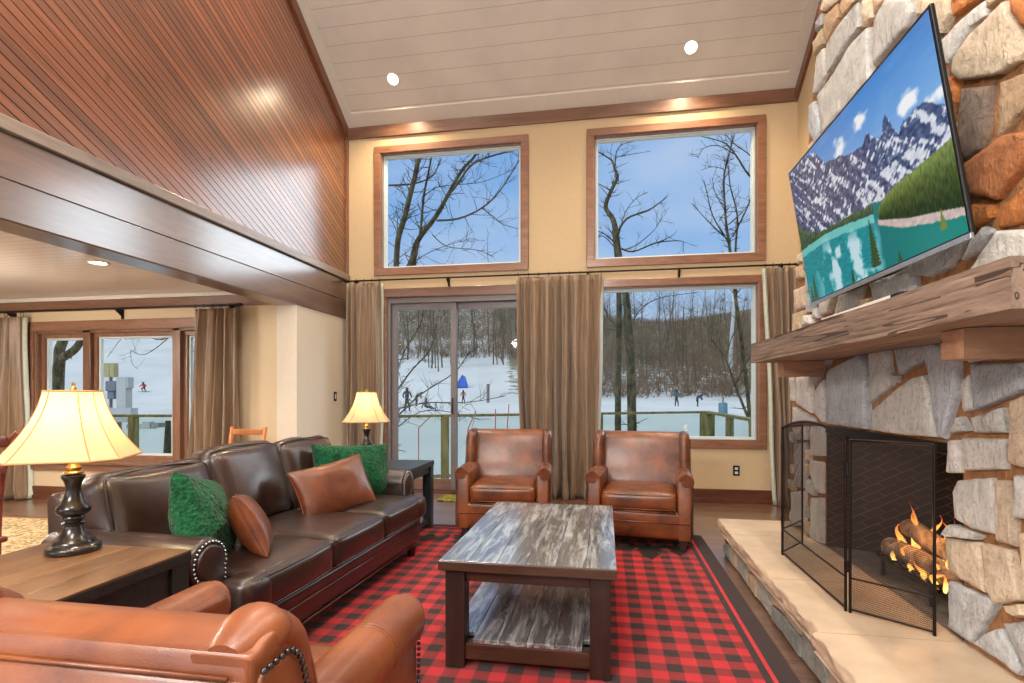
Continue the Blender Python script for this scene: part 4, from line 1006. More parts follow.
# ------------------------------------------------------------------ fireplace
FX = 1.405
def stones_mesh(name, polys, mp, parent, seed=1, depth=.038, mat=None, jit=.004):
    """each polygon becomes one rough-edged domed stone; colour per stone in attribute 'tint'"""
    rr = random.Random(seed); V = []; F = []; COL = []
    for poly, colr in polys:
        P = [Vector(p) for p in poly]; n = len(P)
        area = sum(P[i].x*P[(i+1) % n].y-P[(i+1) % n].x*P[i].y for i in range(n))
        if area < 0: P.reverse()
        O = []
        for i in range(n):
            a, c = P[i], P[(i+1) % n]; L = (c-a).length; k = max(1, int(L/.022))
            for j in range(k):
                p = a.lerp(c, j/k); q = noise.noise_vector(Vector((p.x*30, p.y*30, seed)))
                O.append(p+Vector((q.x, q.y))*jit*(1.0 if j else .3))
        N = len(O); cen = sum(O, Vector((0, 0)))/N; base = len(V)
        rad = min((p-cen).length for p in O)
        d = depth*rr.uniform(.75, 1.25); tx, ty = rr.uniform(-.03, .03), rr.uniform(-.03, .03)
        rings = [(0, -.01), (0, d*.55), (.004, d*.86), (.012, d)]
        for k, (ins, w) in enumerate(rings):
            for p in O:
                v = p+(cen-p).normalized()*min(ins, rad*.4)
                q = noise.noise(Vector((v.x*22, v.y*22, seed+.5)))
                tl = (v-cen).x*tx+(v-cen).y*ty
                V.append(mp(v.x, v.y, w if k == 0 else w+q*.004+tl))
        for s in (.8, .6, .4, .2):
            for p in O:
                v = cen+(p+(cen-p).normalized()*min(.012, rad*.4)-cen)*s
                q = noise.noise(Vector((v.x*16, v.y*16, seed+.5)))*.005+noise.noise(Vector((v.x*5, v.y*5, seed)))*.004*(1-s)
                tl = (v-cen).x*tx+(v-cen).y*ty
                V.append(mp(v.x, v.y, d+q+tl+.004*(1-s)))
        V.append(mp(cen.x, cen.y, d+.004)); R_ = len(rings)+4
        for k in range(R_-1):
            for i in range(N):
                a = base+k*N; j = (i+1) % N; F.append((a+i, a+j, a+N+j, a+N+i))
        a = base+(R_-1)*N
        for i in range(N): F.append((a+i, a+(i+1) % N, base+R_*N))
        jc = rr.uniform(-.07, .05)
        c = srgb(*[max(0, min(250, q*1.10*(1+jc))) for q in colr]); COL += [c]*(len(V)-base)
    me = bpy.data.meshes.new(name); me.from_pydata([tuple(v) for v in V], [], F)
    at = me.color_attributes.new('tint', 'FLOAT_COLOR', 'POINT')
    for i, c in enumerate(COL): at.data[i].color = c
    bm = bmesh.new(); bm.from_mesh(me); bmesh.ops.recalc_face_normals(bm, faces=bm.faces); bm.to_mesh(me); bm.free()
    me.materials.append(mat or M['stone']); me.shade_smooth(); me.set_sharp_from_angle(angle=R(50))
    o = bpy.data.objects.new(name, me); return link(o, parent)

fp = thing('fireplace', 'floor-to-ceiling fieldstone fireplace with raised sandstone hearth and lit firebox', 'fireplace', (0, 0, 0))
OY0, OY1, OZ0, OZ1 = 2.41, 3.74, .27, 1.045
YF0, YF1 = .15, 4.40      # near and far ends of the breast
m = MB()
mp_ = lambda u, v, w: (w, u, v)
for y0, y1, z0, z1 in ((YF0, OY0, 0, OZ1), (OY1, YF1, 0, OZ1), (OY0, OY1, 0, OZ0)): m.box(FX, XR, y0, y1, z0, z1)
m.prism([(YF0, OZ1), (YF1, OZ1), (YF1, 1.5), (3.70, 4.6), (3.45, zc(3.45)), (2.0, zc(2.0)), (YF0, zc(YF0))], FX, XR, mp_)
m.build('mortar', M['mortar'], fp)
rr = random.Random(11)
def fill(y0, y1, z0, z1, w, h, cols, gap=.012):
    out = []; z = z0
    while z < z1-.02:
        hh = min(h*rr.uniform(.7, 1.3), z1-z); y = y0
        if z1-(z+hh) < .06: hh = z1-z
        while y < y1-.02:
            ww = min(w*rr.uniform(.6, 1.5), y1-y)
            if y1-(y+ww) < .08: ww = y1-y
            a, b_, c, d = y+gap, y+ww-gap, z+gap, z+hh-gap; j = lambda: rr.uniform(-.012, .012)
            out.append(([(a+j()*.6, c+j()*.6), (b_+j()*.6, c+j()*.6), (b_+j(), (c+d)/2+j()), (b_+j()*.6, d+j()*.6), (a+j()*.6, d+j()*.6), (a+j(), (c+d)/2)], rr.choice(cols)))
            y += ww
        z += hh
    return out
greys = [(176, 178, 180), (196, 196, 192), (206, 188, 164), (190, 170, 140), (160, 160, 158)]
STONES += [([(1.985, 1.62), (2.20, 1.62), (2.2, 1.75), (1.99, 1.74)], greys[1])] if False else []
extra = fill(.2, 1.96, .30, 5.6, .34, .26, greys)
def inside_poly(p, poly):
    c = False; n = len(poly)
    for a in range(n):
        (x1, y1), (x2, y2) = poly[a], poly[a-1]
        if (y1 > p[1]) != (y2 > p[1]) and p[0] < (x2-x1)*(p[1]-y1)/(y2-y1)+x1: c = not c
    return c
breast = [(1.97, .28), (YF1-.01, .28), (YF1-.01, 1.48), (3.72, 4.5), (3.46, zc(3.45)-.1), (1.97, zc(2.0)-.2)]
hole = [(OY0-.02, .2), (OY1+.02, .2), (OY1+.02, OZ1+.03), (OY0-.02, OZ1+.03)]
seenp = [q for q, _ in STONES]
for cw_, ch_ in ((.34, .26), (.22, .17), (.14, .11), (.09, .08)):      # fill the wall the television and mantel hide
    z = .29; row = 0
    while z < 6.6:
        y = 1.98+(row % 2)*cw_*.4
        while y < 4.4:
            a, b_, c, d = y, y+cw_*.92, z, z+ch_*.9
            pts = [(a+(b_-a)*u/4, c+(d-c)*v/4) for u in range(5) for v in range(5)]
            if all(inside_poly(p, breast) and not inside_poly(p, hole) for p in pts) and not any(inside_poly(p, q) for p in pts for q in seenp) and not any(a < x < b_ and c < zz < d for q in seenp for x, zz in q):
                jj = lambda: rr.uniform(-.1, .06)
                w_, h_ = b_-a, d-c
                pl = [(a-jj()*w_*.5, c-jj()*h_*.5), ((a+b_)/2, c-jj()*h_*.3), (b_+jj()*w_*.5, c-jj()*h_*.5), (b_+jj()*w_*.5, d+jj()*h_*.5), (a-jj()*w_*.5, d+jj()*h_*.5)]
                extra.append((pl, rr.choice(greys))); seenp.append([(a-.012, c-.012), (b_+.012, c-.012), (b_+.012, d+.012), (a-.012, d+.012)])
            y += cw_*.25
        z += ch_*.25; row += 1
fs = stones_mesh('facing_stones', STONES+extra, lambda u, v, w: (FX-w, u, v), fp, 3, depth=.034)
# firebox
m = MB(); xb = 2.0
y0, y1 = OY0, OY1
fr = [(FX-.004, y0), (xb, y0+.22), (xb, y1-.22), (FX-.004, y1)]
for (a, c) in zip(fr, fr[1:]):
    m.add([(a[0], a[1], OZ0), (c[0], c[1], OZ0), (c[0], c[1], OZ1), (a[0], a[1], OZ1)], [(0, 1, 2, 3)])
m.add([(p[0], p[1], OZ1) for p in fr], [(0, 1, 2, 3)])
m.build('firebox', M['firebrick'], fp, recalc=False)
m = MB(); m.add([(p[0], p[1], OZ0+.004) for p in fr], [(0, 1, 2, 3)]); m.build('firebox_floor', plain('ash_stone', srgb(110, 106, 102), .8, nscale=12, var=.2), fp, recalc=False)
m = MB(); m.box(FX-.012, FX+.05, OY0+.03, OY1-.005, OZ1-.045, OZ1+.002); m.build('lintel', M['iron'], fp, bevel=.003)
m = MB(); m.box(xb-.012, xb-.002, 3.02, 3.42, .42, .60); m.build('vent_plate', plain('grey_plate', srgb(120, 122, 122), .5, .3), fp, bevel=.003)
# hearth
def slab(y0, y1, x0, z0=.192, z1=.27):
    ny = max(4, int((y1-y0)/.03)); m = MB(); x1 = FX
    V = []; prof = [(0, 0), (.0, .3), (.0, .65), (.0, .9), (.006, 1.0), (.03, 1.0)]
    def fn(u, v):
        y = y0+(y1-y0)*v; k = u*8
        if k <= 5:
            i = int(min(k, 4.999)); f = k-i; a, c = prof[i], prof[i+1]; dx = a[0]+(c[0]-a[0])*f; z = z0+(z1-z0)*(a[1]+(c[1]-a[1])*f)
            q = noise.noise(Vector((y*9, z*20, 2)))*.013+noise.noise(Vector((y*30, z*60, 5)))*.008
            rough = 1 if k < 4 else (5-k)
            return (x0+dx+q*rough+(.014 if k < 1 else 0), y, z)
        return (x0+.03+(x1-x0-.03)*(k-5)/3, y, z1)
    m.grid(fn, 8*2, ny)
    m.add([fn(i/16, 0) for i in range(17)]+[(x1, y0, z0)], [tuple(range(18))]); m.add([fn(i/16, 1) for i in range(17)]+[(x1, y1, z0)], [tuple(range(18))])
    m.add([(x0, y0, z0), (x1, y0, z0), (x1, y1, z0), (x0, y1, z0)], [(0, 1, 2, 3)])
    m.build('hearth_slab', M['slab'], fp, smooth=35)
slab(3.962, 4.44, .868); slab(3.05, 3.956, .866); slab(2.395, 3.044, .868); slab(1.3, 2.389, .845); slab(.15, 1.294, .85)
m = MB(); m.box(.925, FX, .15, 4.40, 0, .192); m.build('hearth_core', M['mortar'], fp)
cols = [(150, 152, 146), (166, 166, 158), (176, 158, 132), (134, 138, 134), (186, 170, 146)]
hs = []
y = 4.40
for w in (.16, .12, .14, .27, .24, .30, .46, .30, .34, .28, .4, .3, .45, .35):
    a, c = y-w+.008, y-.008
    if w > .35 or rr.random() < .3: hs += [([(a, .012), (c, .012), (c, .085), ((a+c)/2, .105), (a, .1)], rr.choice(cols)), ([(a, .118), ((a+c)/2, .122), (c, .102), (c, .188), (a, .188)], rr.choice(cols))]
    else: hs.append(([(a+rr.uniform(-.006, .01), .012), (c, .012), (c+rr.uniform(-.006, .006), .188), (a, .188)], rr.choice(cols)))
    y -= w
stones_mesh('hearth_stones', hs, lambda u, v, w: (.925-w, u, v), fp, 8, depth=.02)
# far end of hearth and breast: stones face the window wall
stones_mesh('end_stones', [([(.95, .012), (1.16, .012), (1.15, .188), (.95, .188)], cols[0]), ([(1.175, .012), (1.39, .012), (1.39, .188), (1.165, .188)], cols[2])], lambda u, v, w: (u, 4.40+w, v), fp, 9, depth=.02)
es = []
z = .29
while z < 3.5:
    h = rr.uniform(.16, .3); x = 1.42
    while x < 2.08:
        w = min(rr.uniform(.2, .4), 2.12-x); es.append(([(x+.01, z+.01), (x+w-.01, z+.01), (x+w-.01, z+h-.01), (x+.01, z+h-.01)], rr.choice(greys))); x += w
    z += h
def endmap(u, v, w):
    yy = YF1 if v < 1.5 else YF1-(v-1.5)*(.70/3.1)
    return (u, yy+w, v)
stones_mesh('end_stones', es, endmap, fp, 10, depth=.02)

# mantel, corbels
e = thing('mantel', 'thick hand-hewn rustic wood mantel beam on the stone fireplace under the television', 'mantel', (0, 0, 0))
def hewn(x0, x1, y0, y1, z0, z1, amp, nm, mt, parent, n=(4, 60, 4)):
    m = MB(); nx, ny, nz = n
    def f(p):
        q = noise.noise_vector(Vector((p[0]*7, p[1]*2.4, p[2]*7))); s = noise.noise(Vector((p[0]*2, p[1]*1.1, 3)))
        g = noise.noise(Vector((p[1]*.9, p[2]*34, p[0]*34)))
        crack = -.0035*max(0, .10-abs(g))*10 if abs(p[1]-y0) > .02 else 0
        return (p[0]+q.x*amp-crack*(1 if p[0] < (x0+x1)/2 else 0)*1.0, p[1]+q.y*amp*.6, p[2]+q.z*amp+s*amp*.8)
    def face(o, a, c, na, nc):
        m.grid(lambda u, v: f((o[0]+a[0]*u+c[0]*v, o[1]+a[1]*u+c[1]*v, o[2]+a[2]*u+c[2]*v)), na, nc)
    X, Y, Z = x1-x0, y1-y0, z1-z0
    face((x0, y0, z0), (0, Y, 0), (0, 0, Z), ny, nz*3); face((x1, y0, z0), (0, Y, 0), (0, 0, Z), ny, nz)
    face((x0, y0, z0), (0, Y, 0), (X, 0, 0), ny, nx); face((x0, y0, z1), (0, Y, 0), (X, 0, 0), ny, nx)
    face((x0, y0, z0), (X, 0, 0), (0, 0, Z), nx, nz*3); face((x0, y1, z0), (X, 0, 0), (0, 0, Z), nx, nz*3)
    bm_o = m.build(nm, M[mt], parent, smooth=32); return bm_o
hewn(1.0, 1.37, 1.54, 3.96, 1.462, 1.595, .006, 'beam', 'mantel', e, (6, 110, 8))
for y0 in (1.93, 3.68):
    hewn(1.125, 1.37, y0, y0+.115, 1.362, 1.460, .004, 'corbel', 'corbel', e, (8, 5, 4))
e = thing('sound_bar', 'slim white bar lying on the mantel below the television', 'sound bar', (1.09, 2.50, 1.602))
m = MB(); m.box(-.03, .03, -.26, .40, 0, .022); m.build('body', M['ceilflat'], e, bevel=.004)
m = MB(); m.box(-.031, .031, -.33, -.2605, 0, .023); m.build('end_cap', M['black'], e, bevel=.003)

# ------------------------------------------------------------------ television
tv = thing('television', 'large flat television showing a mountain lake, tilted on the stone chimney above the mantel', 'television', (1.225, 2.78, 1.80))
an = math.atan2(.125, .78); tv.rotation_euler = (0, -an, 0)      # local: z up the screen, -x faces the room
m = MB(); m.box(-.002, .014, -.722, .722, -.012, .80); m.build('housing', M['black'], tv, bevel=.004)
m = MB(); m.box(.014, .045, -.45, .45, .10, .55); m.build('rear_box', M['black'], tv, bevel=.006)
m = MB(); m.box(-.008, .004, -.724, .724, -.022, -.002); m.build('bottom_bezel', M['chrome'], tv, bevel=.002)
m = MB(); m.box(.045, .13, -.20, .20, .25, .29); m.box(.045, .13, -.20, .20, .42, .46); m.build('wall_mount', M['iron'], tv)
def interp(u, pts):
    for (a, b_), (c, d) in zip(pts, pts[1:]):
        if u <= c: return b_+(d-b_)*max(0, (u-a)/(c-a))
    return pts[-1][1]
sky_l = [(0, .99), (.12, 1.0), (.2, .99), (.26, .97), (.34, .83), (.40, .80), (.448, .79), (.50, .75), (.536, .73), (.60, .72), (.64, .76), (.68, .70), (.71, .68), (.751, .76), (.796, .62), (.83, .66), (.867, .655), (.925, .66), (1, .57)]
fbm = lambda x, y, s, o=4: sum(noise.noise(Vector((x*s*2**k, y*s*2**k, s)))/2**k for k in range(o))
def paint(u, v):
    sk = interp(u, sky_l)+.012*fbm(u, 0, 22, 3)
    lk = interp(u, [(0, .40), (.22, .405), (.41, .37), (.615, .32), (.62, .25), (.75, .16), (1, .07)])+.006*fbm(u, v, 20, 2)
    ht = interp(u, [(0, -1), (.60, -1), (.63, .33), (.66, .36), (.73, .39), (.86, .40), (1, .42)])+.012*abs(fbm(u, 0, 60, 2))
    hb = interp(u, [(0, .6), (.6, .30), (.63, .27), (.785, .19), (.9, .15), (1, .11)])
    lm = interp(u, [(0, .63), (.07, .52), (.20, .44), (.344, .42), (.509, .40), (.644, .37), (1, .4)])+.02*fbm(u, 0, 14, 3)
    if v > sk:
        t = (v-.5)/.5; c = [150-76*t, 190-54*t, 236-28*t]
        cl = 0
        for cx, cy, rx, ry in ((.62, .86, .055, .05), (.86, .72, .05, .06), (.46, .83, .05, .07), (.97, .63, .06, .04)):
            q = 1-((u-cx)/rx)**2-((v-cy)/ry)**2+.9*fbm(u, v, 16, 4); cl = max(cl, min(1, max(0, q)*1.2))
        k = .18*max(0, fbm(u*1.0, v*2, 5, 3)); cl = max(cl, k)
        return [x+(248-x)*cl for x in c]
    def mountain(u, v):
        r1 = .7*(.28-abs(fbm((u+v*.55)*1.7, v*.35, 9, 3)))*2+.7*(.2-abs(fbm((u-v*.6)*1.9+3, v*.3, 11, 3)))+.35*fbm(u, v, 30, 3)-.25; r2 = fbm(u*2-v, v*1.6, 24, 3); h = (v-.4)/.5
        snow = r1*.8+r2*.4+.10*math.sin(u*40+v*26)-.05+.25*(h < .22)
        s = min(1, max(0, (snow+.08)*5)); d = 70+46*fbm(u, v, 40, 3); rock = [d+2, d+12, d+48]; w = 214+26*r2
        return [rock[i]*(1-s)+(w, w+3, min(255, w+14))[i]*s for i in range(3)]
    if u > .60 and ht > v > hb:
        n = fbm(u*3, v*.5, 50, 2); g = max(0, min(1, (v-hb)/(ht-hb))); g2 = min(1, g*g*1.2)
        c = [34+86*g2, 58+78*g2, 30+34*g2]; k = 1+.5*n*(1-.5*g); return [x*k for x in c]
    if v > max(lm, lk):
        return mountain(u, v)
    if v > lk and not (u > .60):
        k = 1+.5*fbm(u*4, v, 30, 3); g = max(0, (v-lk)/max(.01, lm-lk)); return [(44+30*g)*k, (74+26*g)*k, (52+20*g)*k]
    if u > .585 and hb >= v > lk:
        k = 1+.12*fbm(u, v, 40, 3); return [206*k, 186*k, 180*k]
    # lake
    c = [16, 140, 148]; mu = u; mv = lk+(lk-v)*1.35+.03
    rf = 0
    if .1 < u < .62:
        q = fbm(u*1.4, v*.8, 9, 4)+.12*math.sin(u*30); rf = min(1, max(0, q*3.2+.15))*min(1, max(0, (lk-v)*8))*min(1, max(0, (.66-u)*7))*min(1, (u-.06)*5)
    k = 1+.16*fbm(u*2, v*7, 12, 3); c = [x*k for x in c]
    if lk-v < .05 and u < .6: c = [110, 196, 190]
    if u > .6: c = [14, 118+40*(u-.6), 120]
    c = [x*(1-rf)+y*rf for x, y in zip(c, (196, 226, 234))]
    return c
def paint_all(u, v):
    c = paint(u, v)
    for tx, b0, t0, w in ((.566, .03, .31, .034), (.066, .0, .20, .024), (.03, .0, .12, .018), (.915, .055, .15, .016), (.40, .0, .09, .014), (.70, 0, .06, .012)):
        if b0 < v < t0:
            f = (t0-v)/(t0-b0); wd = w*f*(.55+.45*abs(math.sin((v-b0)*150+tx*9)))
            if abs(u-tx) < wd+.002: c = [52+40*noise.noise(Vector((u*90, v*90, 0))), 78, 40] if tx < .9 else [120, 130, 50]
    return c
NU, NV = 300, 168
m = MB(); m.grid(lambda u, v: (-.0035, .712-1.424*u, .004+.782*v), NU, NV)
t = NT('screen_image'); a = t.n('ShaderNodeAttribute', attribute_name='picture'); em = t.n('ShaderNodeEmission'); t.l(a.outputs['Color'], em.inputs[0]); em.inputs[1].default_value = 1.0
gl = t.n('ShaderNodeBsdfGlossy'); gl.inputs['Roughness'].default_value = .12; frn = t.n('ShaderNodeFresnel'); frn.inputs[0].default_value = 1.4; mx = t.n('ShaderNodeMixShader'); t.l(frn.outputs[0], mx.inputs[0]); t.l(em.outputs[0], mx.inputs[1]); t.l(gl.outputs[0], mx.inputs[2]); t.l(mx.outputs[0], t.out.inputs['Surface'])
o = m.build('screen', t.m, tv, recalc=False)
at = o.data.color_attributes.new('picture', 'FLOAT_COLOR', 'POINT'); buf = []
for j in range(NV+1):
    for i in range(NU+1): buf += list(srgb(*[max(0, min(255, q)) for q in paint_all(i/NU, j/NV)]))
at.data.foreach_set('color', buf)

# ------------------------------------------------------------------ fire screen
e = thing('fire_screen', 'black folding mesh fire screen with arched centre panel standing on the hearth', 'fire screen', (0, 0, .271))
P4 = [(1.27, 3.78), (1.065, 3.50), (1.07, 2.645), (1.315, 2.435)]
def screen_panel(a, c, nm, h0, arch):
    a, c = Vector(a), Vector(c); L = (c-a).length; n = 16 if arch else 1
    ev = e.copy() if False else None
    top = lambda f: h0+(arch*(1-(2*f-1)**2))
    pt = lambda f, z: (a.x+(c.x-a.x)*f, a.y+(c.y-a.y)*f, z)
    m = MB(); r = .0065
    m.tube([pt(0, 0), pt(0, top(0))], r, 8); m.tube([pt(1, 0), pt(1, top(1))], r, 8)
    m.tube([pt(i/n, top(i/n)) for i in range(n+1)], r*1.15, 8); m.tube([pt(0, .015), pt(1, .015)], r*.8, 8); m.tube([pt(0, .155), pt(1, .155)], r*.7, 8)
    o = m.build(nm, M['iron'], e, smooth=50)
    m = MB(); k = 16; m.grid(lambda u, v: pt(u, .018+(top(u)-.018)*v), k, 2); m.build('mesh', M['mesh'], o, recalc=False)
eps = .008
screen_panel(P4[0], (P4[1][0], P4[1][1]+eps), 'side_panel', .775, 0)
screen_panel(P4[1], P4[2], 'centre_panel', .775, .055)
screen_panel((P4[2][0]+.012, P4[2][1]-.016), P4[3], 'side_panel', .775, 0)
m = MB()
for z in (.18, .62):
    m.tube([(P4[2][0]+.004, P4[2][1]-.008, z), (P4[2][0]+.004, P4[2][1]-.008, z+.05)], .011, 8); m.tube([(P4[1][0], P4[1][1]+.004, z), (P4[1][0], P4[1][1]+.004, z+.05)], .009, 8)
m.build('hinge', M['iron'], e, smooth=50)

# logs, grate, flames
e = thing('fire_grate', 'black iron grate holding the logs inside the firebox', 'grate', (1.62, 2.98, .274))
m = MB()
for y in (-.24, -.12, 0, .12, .24): m.tube([(-.17, y, .13), (-.15, y, .10), (.12, y, .09), (.15, y, .13)], .010, 8)
for x in (-.14, .12): m.tube([(x, -.28, .09), (x, .28, .09)], .010, 8)
m.build('bars', M['black'], e, smooth=50)
for x in (-.14, .12):
    for y in (-.22, .22): m = MB(); m.tube([(x, y, 0), (x, y, .09)], .012, 8); m.build('leg', M['black'], e, smooth=50)
def log(label, a, c, r, seed, glow=False):
    a, c = Vector(a), Vector(c); mid = (a+c)/2; e2 = thing('log', label, 'log', tuple(mid), 0, 'logs in the firebox')
    m = MB(); n = 14; path = []; rs = []
    for i in range(n+1):
        p = a.lerp(c, i/n)-mid; q = noise.noise_vector(Vector((i*.4, seed, 0)))*.012; path.append(p+q); rs.append(r*(1+.12*noise.noise(Vector((i*.6, seed, 2)))))
    m.tube(path, rs, 14); t_ = M['bark']; m.build('bark', t_, e2, smooth=60)
    for pp, s in ((path[0], -1), (path[-1], 1)):
        d = (path[-1]-path[0]).normalized()*s; m = MB(); m.tube([pp+d*.0005, pp+d*.004], rs[0]*.93, 14); m.build('cut_end', M['logend'], e2)
t = NT('charred_bark'); v = t.coord(); n1 = t.noise(v, 14, 6, .7, .5)
t.pbr(t.ramp(n1, [(.35, srgb(46, 36, 30)), (.5, srgb(128, 108, 90)), (.7, srgb(178, 158, 136))]), .9, bump=t.bump(n1, .012, .8)); M['bark'] = t.m
M['logend'] = plain('log_end', srgb(176, 138, 98), .8, nscale=30, var=.15)
log('rear log on the fire grate', (1.72, 3.28, .43), (1.70, 2.70, .42), .055, 1)
log('front log on the fire grate with flames behind', (1.54, 3.24, .42), (1.56, 2.66, .41), .052, 2)
log('split log lying across the top of the burning logs', (1.62, 3.22, .53), (1.60, 2.74, .49), .048, 3)
def flame(x, y, z, h, w, seed):
    m = MB(); path = []; rs = []
    for i in range(13):
        f = i/12; path.append((x+.03*math.sin(f*5+seed)*f, y+.035*math.sin(f*6+seed*2)*f, z+h*f)); rs.append(max(.0008, w*(math.sin(math.pi*min(1, f*.9+.14))**1.1)*(1-f)**.55))
    m.tube(path, rs, 10, flat=.6); return m
t = NT('flame'); tc = t.n('ShaderNodeTexCoord'); sp = t.sep(tc.outputs['Generated']); z = sp[2]
lw = t.n('ShaderNodeLayerWeight'); lw.inputs[0].default_value = .35
col = t.ramp(z, [(0, (1, .62, .18, 1)), (.45, (1, .45, .08, 1)), (1, (1, .14, .02, 1))])
em = t.n('ShaderNodeEmission'); t.l(col, em.inputs[0]); em.inputs[1].default_value = 3.2; tr = t.n('ShaderNodeBsdfTransparent'); mx = t.n('ShaderNodeMixShader')
fac = t.math('MULTIPLY', t.math('SUBTRACT', 1.0, lw.outputs['Facing']), t.math('SUBTRACT', 1.05, t.math('MULTIPLY', z, .75)))
t.l(fac, mx.inputs[0]); t.l(tr.outputs[0], mx.inputs[1]); t.l(em.outputs[0], mx.inputs[2]); t.l(mx.outputs[0], t.out.inputs['Surface']); M['flame'] = t.m
e = thing('fire', 'orange gas flames rising between the logs in the firebox', 'fire', (0, 0, 0))
for i, (x, y, z, h, w) in enumerate(((1.60, 3.14, .43, .26, .030), (1.57, 3.19, .40, .17, .034), (1.58, 3.06, .40, .15, .028), (1.62, 2.83, .46, .20, .026), (1.58, 2.79, .42, .17, .030), (1.56, 2.74, .40, .13, .026), (1.50, 3.12, .37, .12, .026), (1.50, 2.98, .36, .08, .03), (1.49, 2.86, .36, .09, .028), (1.50, 2.76, .36, .08, .024), (1.64, 2.95, .50, .12, .018), (1.66, 2.72, .44, .15, .024), (1.63, 3.16, .44, .21, .024), (1.66, 3.08, .46, .17, .022), (1.60, 2.88, .44, .16, .024), (1.52, 2.80, .38, .12, .022), (1.52, 3.04, .38, .11, .024), (1.66, 2.79, .46, .22, .026), (1.50, 2.70, .36, .09, .02))):
    flame(x, y, z, h, w, i*1.7).build('flame', M['flame'], e, smooth=1)
ld = bpy.data.lights.new('fire_glow', 'POINT'); ld.energy = 5; ld.color = (1, .45, .15); ld.shadow_soft_size = .08
lo = bpy.data.objects.new('fire_glow', ld); link(lo, e); lo.location = (1.5, 2.95, .62)
# ------------------------------------------------------------------ outside
cam_a = math.atan(93/537); CAs, SAn = math.cos(cam_a), math.sin(cam_a)
def smooth(a, b_, x): t = max(0, min(1, (x-a)/(b_-a))); return t*t*(3-2*t)
def ground(X, Y):
    D = -X*SAn+Y*CAs; az = (X*CAs+Y*SAn)/max(D, 1)
    if D < 14: z = -2.0
    elif D < 41: z = -2.0+2.0*(D-14)/27
    elif D < 58: z = .0+.45*(D-41)/17
    else:
        s = .20 if az > 0 else .20+min(1, -az*1.2)*.06
        z = .45+s*(D-58)+.0006*(D-58)**2*.3
    z += .25*noise.noise(Vector((X*.05, Y*.05, 1)))*min(1, D/30)
    if az > -.02 and D > 58:
        w_ = smooth(-.02, .10, az); cp = 1.25+(.146+.014*math.sin(az*14+1))*D; z = z*(1-w_)+min(z, cp)*w_
    if D > 80: z += (.35 if az > .05 else 1)* noise.noise(Vector((X*.012, Y*.012, 4)))*4*min(1, (D-80)/60)
    return z
def hill_cap(az): return 30+6*(az < .1)
t = NT('snow_and_leaf_litter'); a = t.n('ShaderNodeAttribute', attribute_name='litter'); v = t.coord()
n1 = t.noise(v, .9, 8, .75); n2 = t.noise(v, .12, 4, .6)
f = t.math('ADD', t.math('MULTIPLY', a.outputs['Fac'], 1.2), t.math('MULTIPLY', t.math('SUBTRACT', n1, .5), 2.2))
fac = t.ramp(f, [(.42, (0, 0, 0, 1)), (.62, (1, 1, 1, 1))])
litter = t.ramp(n1, [(.3, srgb(88, 82, 64)), (.7, srgb(136, 126, 102))])
snow = t.ramp(n2, [(.3, srgb(190, 194, 196)), (.7, srgb(208, 211, 212))])
t.pbr(t.mix(fac, snow, litter), .9, spec=.15); M['hill'] = t.m
m = MB(); NX, NY = 150, 130
def gp(u, v):
    D = 8.2+252*v**2.0; az = -1.9+3.2*u; r = az*D; X = r*CAs-D*SAn; Y = D*CAs+r*SAn; return (X, Y, ground(X, Y))
m.grid(gp, NX, NY); o = m.build('ground', M['hill'], smooth=1, recalc=False); struct(o)
at = o.data.attributes.new('litter', 'FLOAT', 'POINT')
for i, vt in enumerate(o.data.vertices):
    X, Y, Z = vt.co; D = -X*SAn+Y*CAs; az = (X*CAs+Y*SAn)/max(D, 1)
    if az > -.02: L = smooth(52, 66, D)*.45+smooth(75, 110, D)*.45
    elif az > -.33: L = smooth(95, 140, D)*.5
    else: L = smooth(150, 200, D)*.35
    at.data[i].value = L
# bark materials
t = NT('tree_bark'); v = t.coord(); n1 = t.noise(v, 3, 5, .7); t.pbr(t.ramp(n1, [(.35, srgb(64, 60, 50)), (.68, srgb(118, 111, 95))]), .95, spec=.1); M['barkfar'] = t.m
t = NT('mossy_bark'); v = t.coord((1, 1, .5)); n1 = t.noise(v, 9, 6, .7); t.pbr(t.ramp(n1, [(.35, srgb(42, 38, 30)), (.52, srgb(84, 78, 60)), (.7, srgb(112, 112, 76))]), .95, spec=.1, bump=t.bump(n1, .02, .7)); M['barknear'] = t.m
t = NT('russet_twig'); t.pbr(srgb(122, 102, 84), .95, spec=.1); M['russet'] = t.m

def grow(m, p, d, L, r, lev, rr, seg=4, sides=4, spread=.6, up=.12, kids=(3, 5)):
    path = [p]; rs = [r]; q = p.copy(); dd = d.copy()
    for i in range(seg):
        dd = (dd+Vector((rr.gauss(0, .16), rr.gauss(0, .16), rr.gauss(0, .10)+up*.5))).normalized(); q = q+dd*L/seg; path.append(q.copy()); rs.append(r*(1-.72*(i+1)/seg))
    m.tube(path, rs, sides if lev > 1 else 3, False)
    if lev <= 0: return
    for k in range(rr.randint(*kids)):
        f = rr.uniform(.25, 1); i = min(seg-1, int(f*seg)); pt = path[i].lerp(path[i+1], f*seg-i) if f < 1 else path[-1]
        base = (path[i+1]-path[i]).normalized(); ax = Vector((rr.gauss(0, 1), rr.gauss(0, 1), rr.gauss(0, .6))).normalized()
        nd = (base+ax*spread*rr.uniform(.6, 1.5)+Vector((0, 0, up))).normalized()
        grow(m, pt, nd, L*rr.uniform(.42, .68), max(rs[i]*.5, .0035), lev-1, rr, max(2, seg-1), sides, spread, up, kids)
